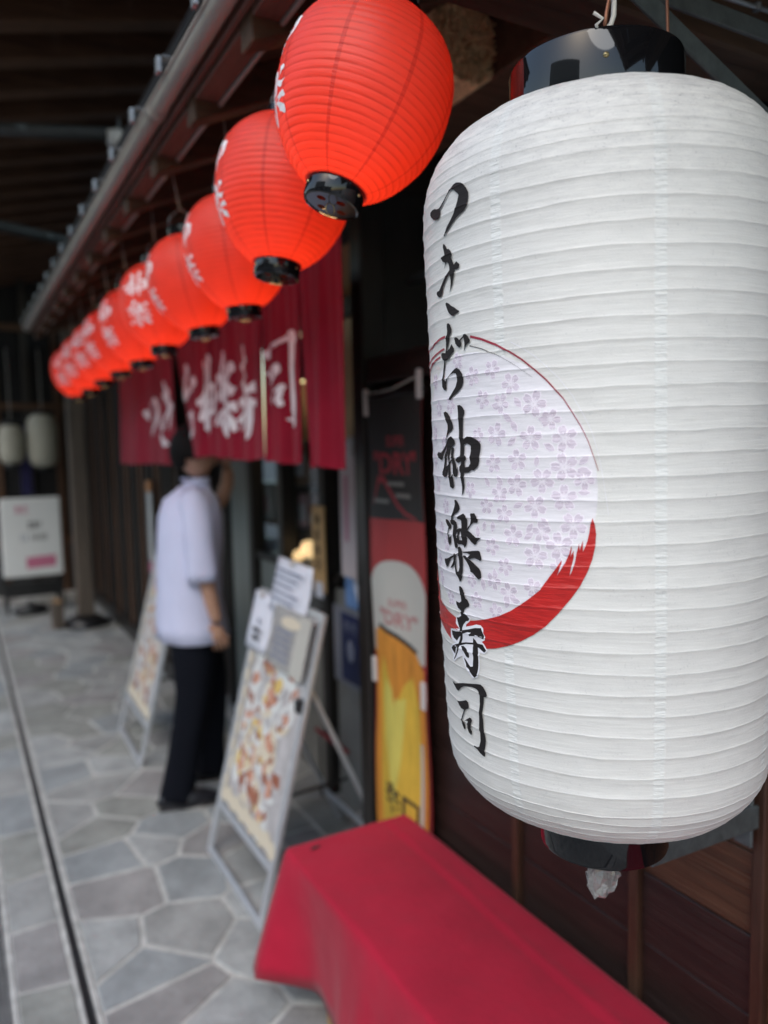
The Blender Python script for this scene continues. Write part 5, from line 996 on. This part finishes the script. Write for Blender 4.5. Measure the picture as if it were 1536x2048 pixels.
V = [c, c+ux*.34, c+ux*.34+uy*.215, c+uy*.215]; pyobj('card', V, [(0, 1, 2, 3)], mat('card_print', (.34, .33, .32), .5, var=.25, vscale=30), crd).modifiers.new('thickness', 'SOLIDIFY').thickness = .002
pyobj('side_border', [c+ux*.23+nn*.002, c+ux*.335+nn*.002, c+ux*.335+uy*.21+nn*.002, c+ux*.23+uy*.21+nn*.002], [(0, 1, 2, 3)], M_foam, crd)
flat_print('heading', ell(.17, .17, .09, .022, .05), c, ux, uy, M_cream, crd, .003)
for i in range(5): flat_print('text_line', [(.04, .03+i*.024), (.20, .03+i*.024), (.20, .04+i*.024), (.04, .04+i*.024)], c, ux, uy, M_greyink, crd, .0035)
menu_board('folding aluminium menu board further away, behind the man in the white shirt', (.735, 4.19, 0), -.02, 9, False)

# ------------------------------------------------------------------ the man
man = thing('person', 'man in a pale short-sleeved shirt and black trousers stepping in under the curtain', 'person', (.90, 3.48, 0))
def Pm(x, y, z): return (x-.90, y-3.48, z)
bm = bmesh.new(); lay = bm.verts.layers.skin.verify()
def sv(p, r):
    v = bm.verts.new(Pm(*p)); v[lay].radius = (r, r) if isinstance(r, (int, float)) else r; return v
pel = sv((.905, 3.48, .86), (.13, .11)); pel[lay].use_root = True
ab = sv((.915, 3.48, 1.04), (.125, .10)); ch = sv((.930, 3.49, 1.24), (.135, .115)); nk0 = sv((.955, 3.50, 1.40), (.062, .062)); nk = sv((.985, 3.51, 1.455), (.052, .052))
bm.edges.new((pel, ab)); bm.edges.new((ab, ch)); bm.edges.new((ch, nk0)); bm.edges.new((nk0, nk))
def chain(start, pts):
    p0 = start
    for p, r in pts: v = sv(p, r); bm.edges.new((p0, v)); p0 = v
    return p0
chain(ch, [((.915, 3.335, 1.345), .062), ((.918, 3.300, 1.20), .050), ((.925, 3.285, 1.06), .040), ((.950, 3.285, .93), .034), ((.975, 3.285, .82), .025)])      # near arm
chain(ch, [((.965, 3.650, 1.345), .062), ((1.04, 3.66, 1.30), .050), ((1.115, 3.63, 1.33), .040), ((1.14, 3.58, 1.43), .034), ((1.125, 3.53, 1.505), .026)])  # raised arm
chain(pel, [((.885, 3.40, .80), .088), ((.895, 3.385, .60), .074), ((.875, 3.38, .46), .056), ((.83, 3.38, .28), .050), ((.785, 3.375, .09), .036)])
chain(pel, [((.935, 3.56, .80), .088), ((.985, 3.565, .60), .074), ((1.02, 3.57, .45), .056), ((1.01, 3.58, .26), .050), ((1.00, 3.585, .09), .036)])
body = obj('body', bm, M_skin, man, True)
md = body.modifiers.new('skin', 'SKIN'); md.use_smooth_shade = True; md = body.modifiers.new('smooth', 'SUBSURF'); md.levels = 2; md.render_levels = 2
# head with face, turned towards the doorway
bm = bmesh.new(); bmesh.ops.create_uvsphere(bm, u_segments=32, v_segments=24, radius=1)
hd = Vector((.985, 3.515, 1.580))
for v in bm.verts:
    x, y, z = v.co; sx_, sy_, sz_ = .095, .075, .115
    if z < -.2: sx_ *= 1-.22*(-z-.2); sy_ *= 1-.30*(-z-.2)
    f = max(0, x); nose = .022*math.exp(-((y/.16)**2+((z+.12)/.18)**2))*(x > .7); brow = .006*math.exp(-((z-.18)/.09)**2)*(x > .6); chin = .012*math.exp(-((z+.80)/.16)**2)*(x > .2); eye = -.006*math.exp(-(((abs(y)-.38)/.14)**2+((z-.02)/.09)**2))*(x > .5); mouth = -.004*math.exp(-((y/.3)**2+((z+.52)/.05)**2))*(x > .5)
    v.co = Vector((x*sx_+nose+brow+chin+eye+mouth, y*sy_, z*sz_))
Rh = Matrix.Rotation(radians(-2), 4, 'Z') @ Matrix.Rotation(radians(14), 4, 'Y')
for v in bm.verts: v.co = Rh @ v.co+Vector(Pm(*hd))
for s in (-1, 1):
    r = bmesh.ops.create_uvsphere(bm, u_segments=12, v_segments=8, radius=1)
    for v in r['verts']: v.co = Rh @ Vector((v.co.x*.018-.005, v.co.y*.008+s*.076, v.co.z*.030-.005))+Vector(Pm(*hd))
head = obj('head', bm, M_skin, man, True)
bm = bmesh.new(); bmesh.ops.create_uvsphere(bm, u_segments=36, v_segments=26, radius=1)
for v in list(bm.verts):
    x, y, z = v.co
    if (x > .45 and z < .42) or z < -.80 or (x > .05 and z < -.05) or (x > -.35 and z < -.45): bm.verts.remove(v)
for v in bm.verts: v.co = Rh @ Vector((v.co.x*.118-.014, v.co.y*.092, v.co.z*.132+.004+.004*nz1(v.co.x*9, v.co.y*9, v.co.z*4)))+Vector(Pm(*hd))
hr = obj('hair', bm, M_hair, head, True); hr.modifiers.new('thickness', 'SOLIDIFY').thickness = .012
for s in (-1, 1):
    V, F = lathe_vf([(.0001, .008), (.006, .006), (.008, 0), (.006, -.006), (.0001, -.008)], 10); e_ = pyobj('eye', V, F, M_white, head, True)
    e_.location = (Rh @ Vector((.083, s*.029, .004)))+Vector(Pm(*hd))
def hand(wrist, aim, palm_n, side, curl):
    """palm with four fingers and a thumb, as one skinned mesh each finger its own chain"""
    w = Vector(wrist); a = Vector(aim).normalized(); n_ = Vector(palm_n); n_ = (n_-a*n_.dot(a)).normalized(); s = a.cross(n_)*side
    bm = bmesh.new(); lay = bm.verts.layers.skin.verify()
    def q(p, r): v = bm.verts.new(Pm(*p)); v[lay].radius = (r, r); return v
    p0 = q(w, .021); p0[lay].use_root = True; p1 = q(w+a*.04, .023); bm.edges.new((p0, p1))
    for i, (off, ln) in enumerate(((-.030, .068), (-.010, .078), (.010, .073), (.028, .058))):
        k = q(w+a*.085+s*off, .0105); bm.edges.new((p1, k)); prev = k; d = a; pos = w+a*.085+s*off
        for j in range(3):
            d = (d+n_*curl*(j+1)*.5).normalized(); pos = pos+d*ln/3; v = q(pos, .0088-.001*j); bm.edges.new((prev, v)); prev = v
    t1 = q(w+a*.03-s*.030, .012); bm.edges.new((p0, t1)); t2 = q(w+a*.058-s*.046+n_*.012, .010); bm.edges.new((t1, t2)); t3 = q(w+a*.082-s*.046+n_*.028, .0085); bm.edges.new((t2, t3))
    h = obj('hand', bm, M_skin, man, True); h.modifiers.new('skin', 'SKIN').use_smooth_shade = True; h.modifiers.new('smooth', 'SUBSURF').levels = 2
hand((.972, 3.285, .835), (.12, 0, -1), (.3, 1, 0), 1, .45); hand((1.125, 3.53, 1.50), (-.05, -.3, 1), (-1, -.2, -.1), 1, .35)
# shirt
rings = [((.917, 3.48, .735), .158, .205, 0), ((.912, 3.48, .80), .152, .195, 0), ((.905, 3.48, .92), .142, .185, 0), ((.912, 3.48, 1.05), .140, .185, .02), ((.922, 3.483, 1.18), .142, .195, .04), ((.930, 3.487, 1.29), .135, .205, .06), ((.935, 3.49, 1.365), .112, .185, .08), ((.948, 3.495, 1.405), .078, .105, .08), ((.955, 3.50, 1.425), .064, .066, .1)]
V, F = loft(rings, 44, False); V = [(x-.90+.006*sin(atan2(y-3.48, x-.91)*9+z*6)*(1.45-z), y-3.48+.004*sin(z*25), z) for x, y, z in V]
sh_ = pyobj('shirt', V, F, M_shirt, man, True); sh_.modifiers.new('thickness', 'SOLIDIFY').thickness = .003
def limb(name, pts, m, parent, n=22, fold=.004):
    """cloth tube round a limb"""
    V, F = tube_vf([Pm(*p) for p, r in pts], [r for p, r in pts], n, False)
    V = [Vector(v)+Vector((fold*sin(i*.9+v[2]*40), fold*cos(i*1.1+v[2]*31), 0)) for i, v in enumerate(V)]
    o = pyobj(name, V, F, m, parent, True); o.modifiers.new('thickness', 'SOLIDIFY').thickness = .003; return o
limb('sleeve', [((.928, 3.42, 1.375), .060), ((.918, 3.36, 1.35), .074), ((.915, 3.318, 1.28), .071), ((.917, 3.302, 1.18), .067), ((.920, 3.296, 1.06), .070), ((.922, 3.295, 1.02), .073)], M_shirt, sh_)
limb('sleeve', [((.95, 3.56, 1.375), .060), ((.975, 3.63, 1.35), .080), ((1.02, 3.65, 1.315), .074), ((1.075, 3.645, 1.31), .068)], M_shirt, sh_)
limb('collar', [((.960, 3.50, 1.40), .066), ((.968, 3.502, 1.425), .062), ((.972, 3.505, 1.45), .064), ((.966, 3.503, 1.435), .074)], M_shirt, sh_, 24, .0005)
# trousers and shoes
V, F = loft([((.905, 3.48, .90), .125, .165, 0), ((.905, 3.48, .80), .135, .175, 0), ((.910, 3.48, .72), .130, .165, 0)], 30, True); V = [(x-.90, y-3.48, z) for x, y, z in V]; tr2 = pyobj('trousers', V, F, M_trouser, man, True)
limb('trouser_leg', [((.890, 3.41, .80), .095), ((.895, 3.39, .66), .096), ((.885, 3.385, .50), .082), ((.850, 3.38, .34), .074), ((.815, 3.378, .18), .072), ((.790, 3.375, .06), .074), ((.785, 3.375, .035), .075)], M_trouser, tr2)
limb('trouser_leg', [((.935, 3.555, .80), .095), ((.975, 3.56, .66), .096), ((1.01, 3.57, .50), .084), ((1.015, 3.575, .34), .074), ((1.005, 3.58, .18), .070), ((1.00, 3.585, .06), .072), ((1.00, 3.585, .035), .073)], M_trouser, tr2)
for (cx_, cy_, a) in ((.835, 3.345, -.20), (1.055, 3.575, -.1)):
    bm = bmesh.new(); bmesh.ops.create_uvsphere(bm, u_segments=28, v_segments=16, radius=1)
    for v in bm.verts:
        x, y, z = v.co; h = .052 if x < -.1 else .052-.022*min(1, (x+.1)); w = .046*(1-.15*(x > 0)*x)
        v.co = Matrix.Rotation(a, 4, 'Z') @ Vector((x*.145, y*w, max(-.002, .040+z*h-.012)))
        v.co += Vector((cx_-.90, cy_-3.48, 0.004))
    so = obj('shoe', bm, M_shoe, man, True)
    bm = bmesh.new(); bx(bm, (-.135, -.040, .001), (.125, .040, .014), .006, Matrix.Translation((cx_-.90, cy_-3.48, 0)) @ Matrix.Rotation(a, 4, 'Z')); obj('sole', bm, M_blackp, so)
